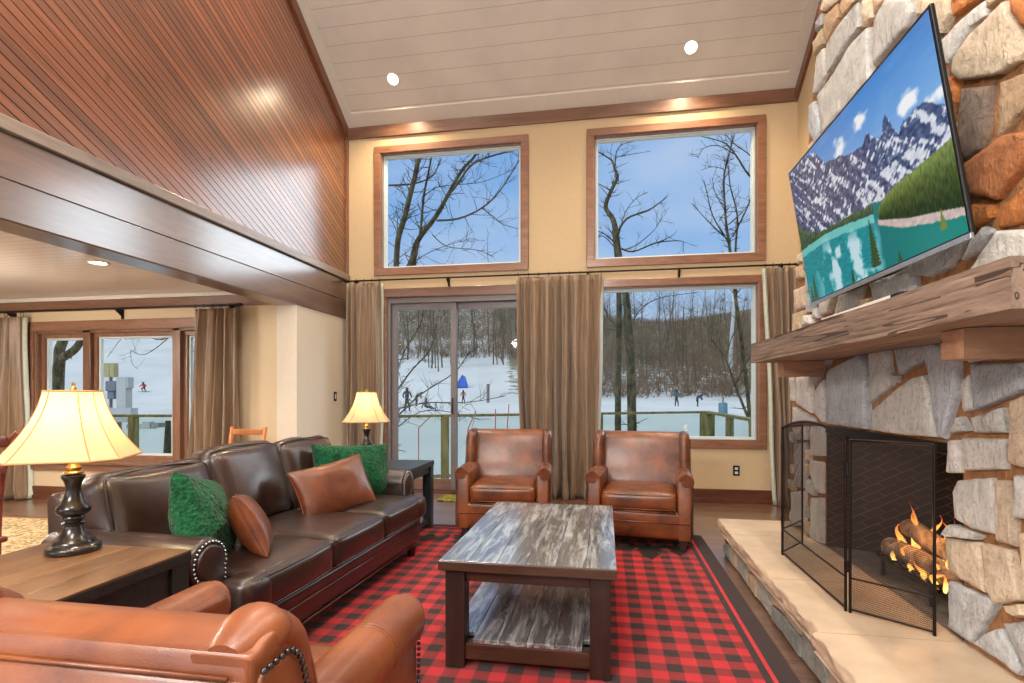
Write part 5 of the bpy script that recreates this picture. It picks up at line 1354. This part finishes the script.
def forest_proto(seed, H, r):
    rr = random.Random(seed); m = MB(); path = []; rs = []; p = Vector((0, 0, -.4)); d = Vector((0, 0, 1)); n = 9
    for i in range(n+1):
        path.append(p.copy()); rs.append(r*(1-.85*i/n)); d = (d+Vector((rr.gauss(0, .05), rr.gauss(0, .05), .1))).normalized(); p = p+d*(H+.4)/n
    m.tube(path, rs, 6, False)
    for k in range(26):
        f = rr.uniform(.28, .98); i = min(n-1, int(f*n)); pt = path[i].lerp(path[i+1], f*n-i); a = rr.uniform(0, 6.28)
        nd = Vector((math.cos(a), math.sin(a), rr.uniform(.3, 1.1))).normalized()
        grow(m, pt, nd, H*.30*(1.15-f*.7), r*.30*(1.1-f), 2, rr, 3, 3, .75, .1, (3, 4))
    return m
protos = []
for k in range(6):
    m = forest_proto(k+20, 12+k % 3*1.5, .15+.02*(k % 2)); o = m.build('forest_tree', M['barkfar'] if k % 3 else M['russet'], recalc=False); protos.append(o)
GL = {'far': 'bare tree in the leafless woods high on the hillside', 'low': 'bare tree at the foot of the wooded hillside behind the skiers', 'left': 'bare tree at the top edge of the open ski slope seen through the dining window'}
rr = random.Random(5); cnt = 0; used = set()
def put(X, Y, s, key, pr):
    global cnt
    o = pr if pr.name not in used else pr.copy()
    if o is not pr: C.objects.link(o)
    used.add(pr.name); o.location = (X, Y, ground(X, Y)); o.scale = (s, s, s*rr.uniform(.9, 1.15)); o.rotation_euler = (0, 0, rr.uniform(0, 6.28))
    tag(o, GL[key], 'tree', {'far': 'bare trees high on the hillside', 'low': 'bare trees at the foot of the hillside', 'left': 'bare trees above the open slope'}[key]); cnt += 1
def place(n, azr, Dr, key, sc=(.75, 1.15), pw=1.0):
    for _ in range(n):
        az = rr.uniform(*azr); D = Dr[0]+(Dr[1]-Dr[0])*rr.random()**pw; r = az*D; X = r*CAs-D*SAn; Y = D*CAs+r*SAn
        put(X, Y, rr.uniform(*sc), key, rr.choice(protos))
place(34, (-.24, .03), (76, 100), 'low', (.5, .85)); place(50, (-.26, .03), (96, 175), 'far', (.8, 1.1))
place(42, (.15, .48), (62, 90), 'low', (.35, .62)); place(92, (.13, .50), (85, 185), 'far', (.55, .9))
place(16, (-.95, -.55), (118, 165), 'left', (.5, .85))
# brushwood: twigs nobody could count
m = MB(); rr = random.Random(9)
for _ in range(5200):
    az = rr.uniform(.12, .50) if rr.random() < .62 else rr.uniform(-.26, .03)
    lo_ = 60 if az > .1 else 92
    D = lo_+(125)*rr.random()**1.25; r = az*D; X = r*CAs-D*SAn; Y = D*CAs+r*SAn; z = ground(X, Y)
    h = rr.uniform(.7, 2.6); p = Vector((X, Y, z-.1))
    for k in range(3):
        q = p+Vector((rr.gauss(0, .5), rr.gauss(0, .5), h*rr.uniform(.6, 1)))
        m.tube([p, p.lerp(q, .5)+Vector((rr.gauss(0, .12), rr.gauss(0, .12), .1)), q], [.035, .025, .012], 3, False)
        e2 = p.lerp(q, .5); q2 = e2+Vector((rr.gauss(0, .7), rr.gauss(0, .7), h*.35)); m.tube([e2, q2], [.02, .01], 3, False)
o = m.build('brushwood', M['russet'], recalc=False); tag(o, 'brown leafless brushwood covering the hillside between the trees', 'brush', kind='stuff')

# nearer trees outside the windows, limbs given in plan (x, z) at their own distance
def atp(px, py, Y):
    r = (px-512)/537; u = (394-py)/537; dy = CAs+r*SAn; t_ = Y/dy; return Vector(((r*CAs-SAn)*t_, Y, 1.25+u*t_))
def limb_tree(name, label, limbs, Y, seed, twig=1.0, mat='barknear', lev=2, dens=5):
    e = thing(name, label, 'tree', (0, 0, 0)); rr = random.Random(seed); m = MB(); tw = MB(); x0 = None
    for L_, r0, r1 in limbs:
        off = rr.uniform(-.5, .5); n = len(L_); pts = []
        for i, (x, y) in enumerate(L_):
            f = i/(n-1); p = atp(x, y, Y); sc = 1+(.06*off*f); c0 = Vector((0, 0, 1.25)); p = c0+(p-c0)*sc; pts.append(p)
        P = cat2(pts, 4); k = len(P); rs = [r0+(r1-r0)*i/(k-1) for i in range(k)]
        (m if r0 > .022 else tw).tube(P, rs, 8 if r0 > .03 else 5, False)
        N = int(dens*twig*sum((P[i+1]-P[i]).length for i in range(k-1))/1.0)
        for _ in range(N):
            i = rr.randint(int(k*.15), k-2); d = (P[i+1]-P[i]).normalized(); s = Vector((rr.gauss(0, 1), rr.gauss(0, .8), rr.gauss(.2, 1))).normalized()
            grow(tw, P[i], (d*.7+s).normalized(), rr.uniform(.25, .8)*twig, max(.006, min(rs[i]*.45, .013)), lev-1, rr, 4, 3, .7, .05, (1, 3))
    m.build('trunk', M[mat], e, smooth=1, recalc=False); tw.build('branches', M[mat], e, recalc=False); return e
c5 = lambda *p: [(330+x/3.414, 100+y/3.414) for x, y in p]
c6 = lambda *p: [(560+x/3.415, 90+y/3.415) for x, y in p]
limb_tree('maple_tree', 'bare spreading tree whose heavy forked limbs fill the upper left window', [
    ([(391, 553), (392, 480), (393, 420), (394, 360), (395, 300), *c5((225, 600), (232, 480), (255, 400), (272, 330), (288, 270), (302, 200), (318, 120))], .085, .045),
    (c5((232, 640), (275, 560), (300, 480), (360, 400), (400, 330), (450, 240), (495, 190), (520, 120)), .075, .02),
    (c5((270, 640), (290, 545), (310, 440), (320, 330), (345, 200), (350, 120)), .04, .016),
    (c5((400, 330), (440, 280), (480, 225), (540, 195), (640, 170), (700, 160)), .03, .012), (c5((200, 292), (290, 285), (350, 258), (380, 200)), .022, .01),
    (c5((365, 412), (440, 405), (520, 368), (580, 310), (640, 215), (660, 170)), .026, .008), (c5((520, 370), (560, 400), (590, 425), (645, 440)), .012, .006),
    (c5((350, 460), (400, 500), (500, 512), (560, 535)), .012, .005), (c5((240, 480), (215, 420), (190, 380)), .012, .006), (c5((275, 560), (340, 520), (420, 490), (500, 470)), .01, .004),
    (c5((320, 330), (360, 300), (420, 290), (520, 280), (620, 240)), .012, .005),
    ([(394, 420), (420, 395), (455, 372), (470, 350)], .02, .008), ([(394, 410), (425, 403), (470, 402), (505, 396)], .016, .006), ([(394, 395), (412, 370), (430, 350), (436, 325)], .022, .008), ([(394, 380), (405, 350), (420, 325), (425, 300)], .016, .008), ([(394, 430), (420, 412), (450, 412), (480, 420)], .012, .005)], 11.0, 3, twig=.65, dens=18)
limb_tree('crooked_tree', 'crooked bare tree rising from behind the deck rail into the upper right window', [
    ([(634, 545), (633, 470), (632, 425), (631, 370), (629, 330), (625, 290), *c6((200, 560), (192, 490), (180, 440), (156, 400), (172, 350), (196, 298), (186, 270), (176, 240), (130, 212))], .115, .012),
    (c6((188, 270), (192, 215), (215, 185), (270, 172)), .016, .006), (c6((190, 230), (230, 222), (290, 212)), .01, .005), (c6((176, 345), (150, 330), (128, 318)), .018, .008),
    (c6((190, 500), (228, 440), (300, 412), (340, 385), (362, 368)), .03, .008), (c6((200, 500), (222, 420), (260, 370), (300, 350)), .012, .005), (c6((186, 520), (150, 490), (128, 482)), .018, .008), (c6((190, 540), (150, 500), (130, 505)), .014, .006),
    (c6((205, 540), (250, 552), (330, 522), (400, 515), (425, 520)), .024, .006), (c6((220, 545), (260, 530), (320, 480), (345, 440)), .014, .005), (c6((330, 522), (380, 500), (400, 480)), .01, .004),
    ([(629, 330), (640, 310), (660, 298), (700, 292)], .016, .006), ([(629, 340), (610, 320), (602, 300)], .014, .006)], 12.0, 6, twig=.5, dens=18)
limb_tree('straight_tree', 'slender straight bare trunk beside the crooked tree in the right window', [([(618, 530), (618, 470), (618, 400), (619, 340), (619, 300), (618, 270), (614, 230)], .085, .05), ([(619, 330), (606, 310), (600, 296)], .012, .005), ([(619, 310), (634, 290), (650, 284)], .012, .005)], 13.0, 8, twig=.5, dens=3)
limb_tree('clump_tree', 'multi-stemmed bare tree at the right side of the upper right window', [
    (c6((662, 1520), (655, 1195), (625, 900), (598, 700), (580, 545), (568, 460), (562, 380), (560, 300), (575, 225), (600, 140)), .05, .01), (c6((602, 720), (600, 545), (606, 430), (582, 330), (575, 260)), .03, .01), (c6((575, 520), (522, 430), (502, 350), (492, 310)), .018, .007),
    (c6((560, 500), (500, 442), (452, 388)), .016, .006), (c6((700, 330), (645, 290), (600, 222), (560, 180), (470, 155)), .028, .008), (c6((680, 260), (640, 215), (590, 180), (560, 140)), .016, .008), (c6((600, 222), (540, 190), (490, 200), (470, 235)), .012, .005), (c6((590, 500), (640, 400), (660, 330)), .02, .008),
    ([(753, 430), (735, 385), (726, 360), (712, 340)], .035, .012), ([(726, 360), (733, 335), (748, 318)], .014, .006), ([(735, 385), (748, 360), (757, 350)], .02, .01), (c6((560, 270), (520, 262), (480, 275)), .01, .004), (c6((575, 460), (620, 420), (650, 380)), .014, .006), (c6((568, 420), (530, 350), (520, 300)), .010, .005)], 12.5, 12, twig=.5, dens=18)
c9 = lambda *p: [(20+x/3.795, 300+y/3.795) for x, y in p]
limb_tree('forked_tree', 'mossy forked tree trunk in the left light of the dining window', [
    (c9((120, 900), (135, 600), (145, 300), (150, 230), (150, 190), (165, 140), (150, 60)), .16, .11), (c9((150, 225), (185, 205), (215, 180), (235, 140), (250, 60)), .12, .07), (c9((190, 205), (195, 225)), .02, .01)], 12.5, 15, twig=.5, dens=1.5)
limb_tree('drooping_tree', 'bare tree whose drooping branches hang across the top of the dining window', [
    (c9((760, -200), (740, 0), (720, 300), (735, 840)), .11, .14), (c9((740, 20), (640, 90), (540, 150), (460, 130), (400, 150)), .03, .008), (c9((740, -40), (600, 110), (480, 205), (420, 190)), .022, .006), (c9((735, 60), (690, 150), (655, 200), (640, 250)), .02, .006), (c9((740, -20), (520, 90), (420, 110), (330, 220)), .02, .005), (c9((730, 90), (690, 220), (660, 240)), .014, .005), (c9((420, 190), (425, 240), (450, 265)), .008, .004)], 14.0, 17, twig=.75, dens=4)

# ---- deck rail with glass
e = thing('deck_railing', 'weathered wooden deck railing with clear glass panels outside the windows', 'railing', (0, 0, 0))
RP = [(-9.5, 6.5), (-3.0, 7.25), (1.78, 9.95), (1.80, 6.75)]
t = NT('weathered_deck_wood'); n1 = t.noise(t.coord((1, 1, .2)), 14, 5, .6); t.pbr(t.ramp(n1, [(.3, srgb(88, 86, 56)), (.7, srgb(144, 138, 98))]), .85, spec=.2); M['deck'] = t.m
for k, (a, c) in enumerate(zip(RP, RP[1:])):
    a, c = Vector((*a, 0)), Vector((*c, 0)); L = (c-a).length; Mt = Matrix.Translation(a) @ Matrix.Rotation(math.atan2((c-a).y, (c-a).x), 4, 'Z')
    m = MB(); m.box(0, L, -.045, .045, .91, .95, Mt); m.build('top_rail', M['deck'], e, bevel=.004)
    m = MB(); m.box(0, L, -.02, .02, .02, .07, Mt); m.build('bottom_rail', M['deck'], e)
    m = MB(); m.box(.03, L-.03, -.004, .004, .08, .90, Mt); m.build('glass_panel', M['railglass'], e)
def post(x, y, w=.05, z1=.91):
    m = MB(); m.box(x-w, x+w, y-w, y+w, -.25, z1); m.build('post', M['deck'], e, bevel=.004)
for px, k in ((445, 1), (600, 1), (133.5, 0), (391, 1), (60, 0)):
    a, c = RP[k], RP[k+1]; r = (px-512)/537; dx, dy = r*CAs-SAn, CAs+r*SAn
    den = dx*(c[1]-a[1])-dy*(c[0]-a[0]); t_ = (a[0]*(c[1]-a[1])-a[1]*(c[0]-a[0]))/den; post(dx*t_, dy*t_)
post(1.78, 9.95, .11); post(1.80, 8.3); post(1.80, 7.0)
m = MB()
dk = [(-9.5, 6.45), (-3.0, 7.3), (1.85, 10.05), (1.85, 6.72), (XL-.3, 6.72), (XL-.3, YD+.21), (-9.5, YD+.21)]
m.prism(dk, -.22, -.10); o = m.build('deck_floor', plain('snowy_deck', srgb(196, 200, 200), .85, nscale=3, var=.08)); struct(o)

# ---- people on the slope
def person(name, label, X, Y, h, jacket, pants, pose='stand', rz=0, skis=None, helmet=(30, 30, 34), gz=None):
    z = ground(X, Y) if gz is None else gz
    e = thing(name, label, 'person', (X, Y, z), rz); s = h/1.72
    J = {'pel': (0, 0, .90), 'chest': (0, -.02, 1.22), 'neck': (0, -.03, 1.45), 'head': (0, -.05, 1.60), 'lk': (-.12, -.06, .48), 'rk': (.14, -.02, .48), 'lf': (-.14, .0, .07), 'rf': (.20, .05, .07), 'lt': (-.14, -.14, .04), 'rt': (.20, -.10, .04), 'ls': (-.19, -.02, 1.40), 'rs': (.19, -.02, 1.40), 'le': (-.30, -.06, 1.14), 're': (.30, -.06, 1.14), 'lh': (-.28, -.26, .98), 'rh': (.30, -.24, 1.0)}
    if pose == 'bend': J.update(pel=(0, .1, .86), chest=(0, -.18, 1.10), neck=(0, -.36, 1.20), head=(0, -.48, 1.27), ls=(-.18, -.3, 1.18), rs=(.18, -.3, 1.18), le=(-.26, -.42, .92), re=(.26, -.42, .92), lh=(-.2, -.5, .7), rh=(.22, -.5, .7))
    if pose == 'crouch': J.update(pel=(0, .18, .56), chest=(0, -.02, .82), neck=(0, -.12, 1.02), head=(0, -.16, 1.17), lk=(-.2, -.22, .46), rk=(.2, -.2, .46), ls=(-.19, -.08, .97), rs=(.19, -.08, .97), le=(-.36, -.16, .76), re=(.40, -.1, .8), lh=(-.42, -.34, .66), rh=(.56, -.26, .78))
    if pose == 'sit': J.update(pel=(0, .0, .18), chest=(0, .04, .48), neck=(0, .02, .70), head=(0, 0, .85), lk=(-.14, -.42, .36), rk=(.14, -.44, .30), lf=(-.14, -.74, .08), rf=(.14, -.82, .08), lt=(-.14, -.86, .14), rt=(.14, -.94, .14), ls=(-.19, .02, .66), rs=(.19, .02, .66), le=(-.3, .1, .42), re=(.3, -.1, .46), lh=(-.3, .24, .12), rh=(.24, -.3, .4))
    rad = {'pel': .13, 'chest': .15, 'neck': .06, 'head': .10, 'lk': .075, 'rk': .075, 'lf': .055, 'rf': .055, 'lt': .045, 'rt': .045, 'ls': .075, 'rs': .075, 'le': .055, 're': .055, 'lh': .04, 'rh': .04}
    E = [('pel', 'chest'), ('chest', 'neck'), ('neck', 'head'), ('pel', 'lk'), ('pel', 'rk'), ('lk', 'lf'), ('rk', 'rf'), ('lf', 'lt'), ('rf', 'rt'), ('neck', 'ls'), ('neck', 'rs'), ('ls', 'le'), ('rs', 're'), ('le', 'lh'), ('re', 'rh')]
    def skin(nm, edges, scale, mat, root):
        ks = sorted({k for ed in edges for k in ed}, key=lambda k: (k != root, k)); idx = {k: i for i, k in enumerate(ks)}
        me = bpy.data.meshes.new(nm); me.from_pydata([tuple(c*s for c in J[k]) for k in ks], [(idx[a], idx[b_]) for a, b_ in edges], [])
        o = bpy.data.objects.new(nm, me); link(o, e); md = o.modifiers.new('k', 'SKIN'); sv = me.skin_vertices[0].data
        for k in ks: rr_ = rad[k]*s*scale; sv[idx[k]].radius = (rr_, rr_)
        sv[0].use_root = True; md.use_smooth_shade = True
        sb = o.modifiers.new('s', 'SUBSURF'); sb.levels = sb.render_levels = 1; me.materials.append(mat); return o
    skin('body', E, 1, plain('cloth_%s' % name, srgb(*pants), .8), 'pel')
    skin('jacket', [q for q in E if q[0] in ('pel', 'chest', 'neck', 'ls', 'rs', 'le', 're') and q[1] in ('chest', 'neck', 'ls', 'rs', 'le', 're', 'lh', 'rh')], 1.14, plain('jacket_cloth', srgb(*jacket), .8), 'pel')
    m = MB(); hx = Vector(J['head'])*s; m.ball(hx+Vector((0, .01*s, .035*s)), .125*s, 12, 8); m.build('helmet', plain('helmet', srgb(*helmet), .4), e, smooth=1)
    if skis:
        for k in ('lf', 'rf') if skis == 'ski' else ('lf',):
            m = MB(); x, y = J[k][0]*s, J[k][1]*s
            if skis == 'ski': m.box(x-.05, x+.05, y-.85, y+.6, .0, .02)
            else: m.box(-.78*s, .78*s, y-.13, y+.13, .0, .035)
            m.build('ski' if skis == 'ski' else 'snowboard', plain('ski_top', srgb(60, 64, 78), .4), e)
    return e
def gnd(px, py, D):
    r = (px-512)/537*D; X = r*CAs-D*SAn; Y = D*CAs+r*SAn; return X, Y
def gz_of(py, D): return 1.25-(py-394)/537*D
X, Y = gnd(407, 0, 41); person('skier', 'person in dark clothes standing on the snow left of the door stile', X, Y, 1.78, (34, 36, 40), (24, 26, 30), rz=.5, skis='ski')
X, Y = gnd(416.5, 0, 48); person('skier', 'smaller dark-clad person bending forward just behind the standing skier', X, Y, 1.6, (40, 42, 48), (28, 30, 36), 'bend', rz=1.9)
X, Y = gnd(426, 0, 43); person('sitting_skier', 'person in dark clothes sitting on the snow by the branch', X, Y, 1.6, (70, 70, 84), (44, 44, 50), 'sit', rz=1.2)
X, Y = gnd(463.3, 0, 52); person('child_skier', 'small person in a red jacket and dark trousers right of the door stile', X, Y, 1.35, (150, 56, 44), (36, 34, 40), rz=.2)
X, Y = gnd(144, 0, 62); e1 = person('snowboarder', 'crouching rider in a red jacket on a snowboard high on the open slope', X, Y, 1.5, (196, 44, 48), (52, 44, 52), 'crouch', rz=.1, skis='board')
X, Y = gnd(676.5, 0, 46); person('skier', 'person in a teal jacket on the snow below the wooded hill', X, Y, 1.45, (70, 106, 116), (44, 50, 66), rz=.3)
X, Y = gnd(697.5, 0, 46); person('skier', 'stooping person in dark blue beside the deck corner post', X, Y, 1.35, (64, 70, 88), (36, 40, 56), 'bend', rz=1.2)
# tent, barrel, lift tower, poles
X, Y = gnd(461.5, 0, 66); e = thing('blue_tent', 'small bright blue pop-up shelter on the snow above the red-jacketed child', 'tent', (X, Y, ground(X, Y)), .3)
m = MB(); m.add([(-.8, -.6, 0), (.8, -.6, 0), (.9, .7, 0), (-.7, .7, 0), (.1, -.15, 1.5), (.5, .2, 1.3)], [(0, 1, 4), (1, 2, 5), (1, 5, 4), (2, 3, 5), (3, 4, 5), (3, 0, 4), (0, 3, 2, 1)]); m.build('cover', plain('blue_cloth', srgb(40, 92, 190), .7), e)
m = MB(); m.tube([(-.8, -.6, 0), (.1, -.15, 1.54)], .03, 6); m.tube([(.9, .7, 0), (.1, -.15, 1.54)], .03, 6); m.build('poles', M['iron'], e)
X, Y = gnd(704+19, 0, 38); e = thing('padded_barrel', 'faded blue crash pad round a post right of the deck corner', 'crash pad', (X, Y, ground(X, Y)))
m = MB(); m.lathe([(.0, 0), (.28, .0), (.31, .05), (.31, .8), (.26, .86), (.0, .88)], n=16); m.build('pad', plain('blue_pad', srgb(88, 124, 140), .7), e, smooth=50)
m = MB(); m.tube([(0, 0, .8), (0, 0, 1.3)], .06, 8); m.build('post', M['deck'], e)
X, Y = gnd(730, 0, 70); z = ground(X, Y); e = thing('lift_tower', 'tall pale grey ski-lift tower on the hillside at the right of the right window', 'lift tower', (X, Y, z)); H = 10.5
m = MB(); m.tube([(0, 0, -.5), (.15, 0, H*.5), (.5, 0, H)], [.30, .25, .20], 12); m.build('pole', M['tower'] if 'tower' in M else plain('tower_paint', srgb(170, 174, 176), .6), e, smooth=50)
m = MB(); m.box(-1.0, 2.0, -.1, .1, H-.2, H); m.build('cross_arm', plain('tower_arm', srgb(160, 164, 166), .6), e)
for x in (-.9, 1.9): m = MB(); m.box(x-.12, x+.12, -.6, .6, H, H+.25); m.tube([(x, -.5, H+.25), (x, .5, H+.25)], .14, 8); m.build('sheave', M['sashdark'], e)
m = MB(); m.box(.3, .7, -.1, .1, H, H+1.4); m.box(-.1, 1.1, -.06, .06, H+1.3, H+1.4); m.build('lifting_frame', M['ceilflat'], e)
def pole(label, px0, py0, px1, py1, D):
    r = (px0-512)/537*D; X, Y = r*CAs-D*SAn, D*CAs+r*SAn; z = gz_of(py0, D); dx = (px1-px0)/537*D; dz = (py0-py1)/537*D
    e = thing('course_pole', label, 'pole', (X, Y, z), 0, 'red poles on the snow'); m = MB(); m.tube([(0, 0, 0), (dx*CAs, dx*SAn, dz)], .018, 6); m.build('shaft', plain('red_paint', srgb(196, 84, 72), .6), e)
    gz = ground(X, Y)
    if z > gz: m = MB(); m.tube([(0, 0, gz-z-.1), (0, 0, .01)], .018, 6); m.build('stake', plain('red_paint', srgb(196, 84, 72), .6), e)
pole('thin red pole leaning far over, left of the deck post', 418.5, 428, 431, 416, 18)
pole('thin red pole leaning right of the door stile', 468, 429, 476, 411, 18)
pole('thin upright red pole in the right door panel', 495.5, 428, 495.5, 409, 18)
pole('thin red pole at the right edge of the right door panel', 507.5, 423, 509, 404, 18)
X, Y = gnd(488, 0, 55); e = thing('grey_post', 'short grey post standing in the snow below the woods', 'post', (X, Y, ground(X, Y))); m = MB(); m.tube([(0, 0, -.1), (0, 0, 1.9)], .16, 8); m.build('shaft', M['sashdark'], e, smooth=50)
# machinery outside the dining window
def obx(px0, py0, px1, py1, Y, d): # rectangle as seen through the dining window, on the plane at Y
    a, c = atp(px0, py1, Y), atp(px1, py0, Y); return a.x, c.x, Y, Y+d, a.z, c.z
G1, G2, G3 = plain('grey_sheet_metal', srgb(150, 158, 162), .5), plain('blue_steel', srgb(66, 84, 104), .5), plain('olive_box', srgb(150, 146, 104), .7)
Ym = 8.6
e = thing('snow_machine', 'grey metal snowmaking cabinet with side arm standing outside the dining window', 'machine', (0, 0, 0))
m = MB(); m.box(*obx(116, 377, 126, 412, Ym, .14)); m.box(*obx(126, 377, 128.5, 388, Ym, .12)); m.build('column', G1, e, bevel=.01)
m = MB(); m.box(*obx(100, 408, 131, 422, Ym-.02, .16)); m.build('cabinet', G1, e, bevel=.01)
m = MB(); m.box(*obx(126, 424.5, 153, 428.5, Ym+.05, .1)); m.box(*obx(142, 422, 150, 428, Ym+.03, .12)); m.build('arm', G1, e, bevel=.006)
m = MB(); m.box(*obx(152.5, 423, 158.5, 427.5, Ym+.0, .16)); m.build('arm_tip', M['sashdark'], e, bevel=.004)
m = MB(); m.box(*obx(105, 381, 116, 391, Ym+.05, .12)); q = obx(107, 391, 114, 399, Ym+.1, .2); m.box(*q); m.build('motor', G2, e, bevel=.012)
m = MB(); m.box(*obx(103, 363, 109, 377, Ym+.05, .1)); m.box(*obx(109.2, 363, 114, 377, Ym+.04, .1)); m.build('light_box', G3, e, bevel=.008)
m = MB(); a = atp(118, 422, Ym+.1); m.tube([(a.x, a.y, -.1), (a.x, a.y, a.z)], .06, 8); a = atp(106, 422, Ym+.1); m.tube([(a.x, a.y, -.1), (a.x, a.y, a.z)], .05, 8); m.tube([(a.x, a.y+.1, a.z), (a.x, a.y+.1, atp(106, 363, Ym).z)], .03, 8); m.build('stand', M['sashdark'], e, smooth=50)
X, Y = gnd(166, 0, 15); e = thing('tree_stump', 'dark tapering stump in the snow in the middle light of the dining window', 'stump', (X, Y, ground(X, Y)-.05))
zt_ = gz_of(419, 15)-ground(X, Y); m = MB(); m.tube([(0, 0, 0), (.03, 0, zt_*.5), (.07, 0, zt_)], [.17, .11, .07], 10); m.build('trunk', M['barknear'], e, smooth=50)

# ------------------------------------------------------------------ world, camera
w = bpy.data.worlds.new('world'); bpy.context.scene.world = w; w.use_nodes = True; nt = w.node_tree; nt.nodes.clear()
N = lambda ty: nt.nodes.new(ty)
tc = N('ShaderNodeTexCoord'); sp = N('ShaderNodeSeparateXYZ'); nt.links.new(tc.outputs['Generated'], sp.inputs[0])
g = N('ShaderNodeValToRGB'); nt.links.new(sp.outputs[2], g.inputs[0])
st = [(0, srgb(226, 228, 230)), (.08, srgb(190, 208, 232)), (.26, srgb(136, 180, 234)), (.50, srgb(128, 170, 230)), (.62, (.85, .90, .96, 1)), (1, (1.0, 1.02, 1.05, 1))]
while len(g.color_ramp.elements) < 6: g.color_ramp.elements.new(.5)
for el, (p, c) in zip(g.color_ramp.elements, st): el.position = p; el.color = c
mp = N('ShaderNodeMapping'); mp.inputs['Scale'].default_value = (1.6, 1.6, 4.5); mp.inputs['Location'].default_value = (.3, .1, .2); nt.links.new(tc.outputs['Generated'], mp.inputs[0])
nz = N('ShaderNodeTexNoise'); nz.inputs['Scale'].default_value = 1.5; nz.inputs['Detail'].default_value = 5; nz.inputs['Roughness'].default_value = .5; nt.links.new(mp.outputs[0], nz.inputs['Vector'])
cr = N('ShaderNodeValToRGB'); cr.color_ramp.elements[0].position = .40; cr.color_ramp.elements[1].position = .72; nt.links.new(nz.outputs['Fac'], cr.inputs[0])
mul = N('ShaderNodeMath'); mul.operation = 'MULTIPLY'; mul.inputs[1].default_value = .6; nt.links.new(cr.outputs[0], mul.inputs[0])
mx = N('ShaderNodeMix'); mx.data_type = 'RGBA'; nt.links.new(mul.outputs[0], mx.inputs[0]); nt.links.new(g.outputs[0], mx.inputs[6]); mx.inputs[7].default_value = srgb(222, 228, 240)
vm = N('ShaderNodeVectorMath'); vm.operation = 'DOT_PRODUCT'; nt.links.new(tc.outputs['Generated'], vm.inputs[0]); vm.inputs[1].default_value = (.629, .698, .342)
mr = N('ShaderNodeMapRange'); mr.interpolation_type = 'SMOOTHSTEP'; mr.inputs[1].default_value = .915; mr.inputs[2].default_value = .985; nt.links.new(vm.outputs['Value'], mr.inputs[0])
m2 = N('ShaderNodeMix'); m2.data_type = 'RGBA'; nt.links.new(mr.outputs[0], m2.inputs[0]); nt.links.new(mx.outputs[2], m2.inputs[6]); m2.inputs[7].default_value = (5.2, 5.5, 5.9, 1); mx = m2     # bright patch added to the unseen sky right of the view, for sheen indoors
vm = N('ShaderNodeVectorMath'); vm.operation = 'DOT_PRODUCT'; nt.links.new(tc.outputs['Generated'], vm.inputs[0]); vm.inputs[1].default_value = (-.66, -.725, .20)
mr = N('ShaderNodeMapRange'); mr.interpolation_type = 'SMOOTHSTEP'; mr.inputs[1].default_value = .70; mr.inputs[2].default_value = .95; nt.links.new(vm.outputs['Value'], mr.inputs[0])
m3 = N('ShaderNodeMix'); m3.data_type = 'RGBA'; nt.links.new(mr.outputs[0], m3.inputs[0]); nt.links.new(mx.outputs[2], m3.inputs[6]); m3.inputs[7].default_value = (2.9, 3.05, 3.3, 1); mx = m3     # second bright patch added behind the camera, as fill light
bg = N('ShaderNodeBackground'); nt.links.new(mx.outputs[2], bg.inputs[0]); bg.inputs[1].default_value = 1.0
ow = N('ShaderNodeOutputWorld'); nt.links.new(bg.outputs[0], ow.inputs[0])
# window portals guide the daylight
for (x0, x1, z0, z1), yy in ((UL, YB+.22), (UR, YB+.22), (LR, YB+.22), (DR, YB+.22), (DW, YD+.22)):
    ld = bpy.data.lights.new('window_portal', 'AREA'); ld.shape = 'RECTANGLE'; ld.size = x1-x0; ld.size_y = z1-z0; ld.cycles.is_portal = True
    lo = bpy.data.objects.new('window_portal', ld); link(lo); lo.location = ((x0+x1)/2, yy, (z0+z1)/2); lo.rotation_euler = (R(-90), 0, 0)
for x0, x1, z0, z1 in ((-2.9, -.8, .6, 4.2), (-.5, 1.6, .6, 4.2), (-7.2, -3.7, .6, 2.2)):  # portals for the openings added in the rear wall
    ld = bpy.data.lights.new('window_portal', 'AREA'); ld.shape = 'RECTANGLE'; ld.size = x1-x0; ld.size_y = z1-z0; ld.cycles.is_portal = True
    lo = bpy.data.objects.new('window_portal', ld); link(lo); lo.location = ((x0+x1)/2, -2.42, (z0+z1)/2); lo.rotation_euler = (R(90), 0, 0)
cd = bpy.data.cameras.new('camera'); cam = bpy.data.objects.new('camera', cd); link(cam)
cam.location = (0, 0, 1.25); cam.rotation_euler = (R(90), 0, cam_a); cd.sensor_width = 36; cd.lens = 537/1024*36; cd.shift_y = 52.5/1024; cd.clip_start = .02; cd.clip_end = 600
sc = bpy.context.scene; sc.camera = cam
sc.view_settings.view_transform = 'Standard'; sc.view_settings.look = 'None'; sc.view_settings.gamma = 1; sc.view_settings.use_curve_mapping = False
sc.view_settings.exposure = -0.04
sc.cycles.use_denoising = True
sc.cycles.max_bounces = 8; sc.cycles.transparent_max_bounces = 16; sc.cycles.sample_clamp_indirect = 4
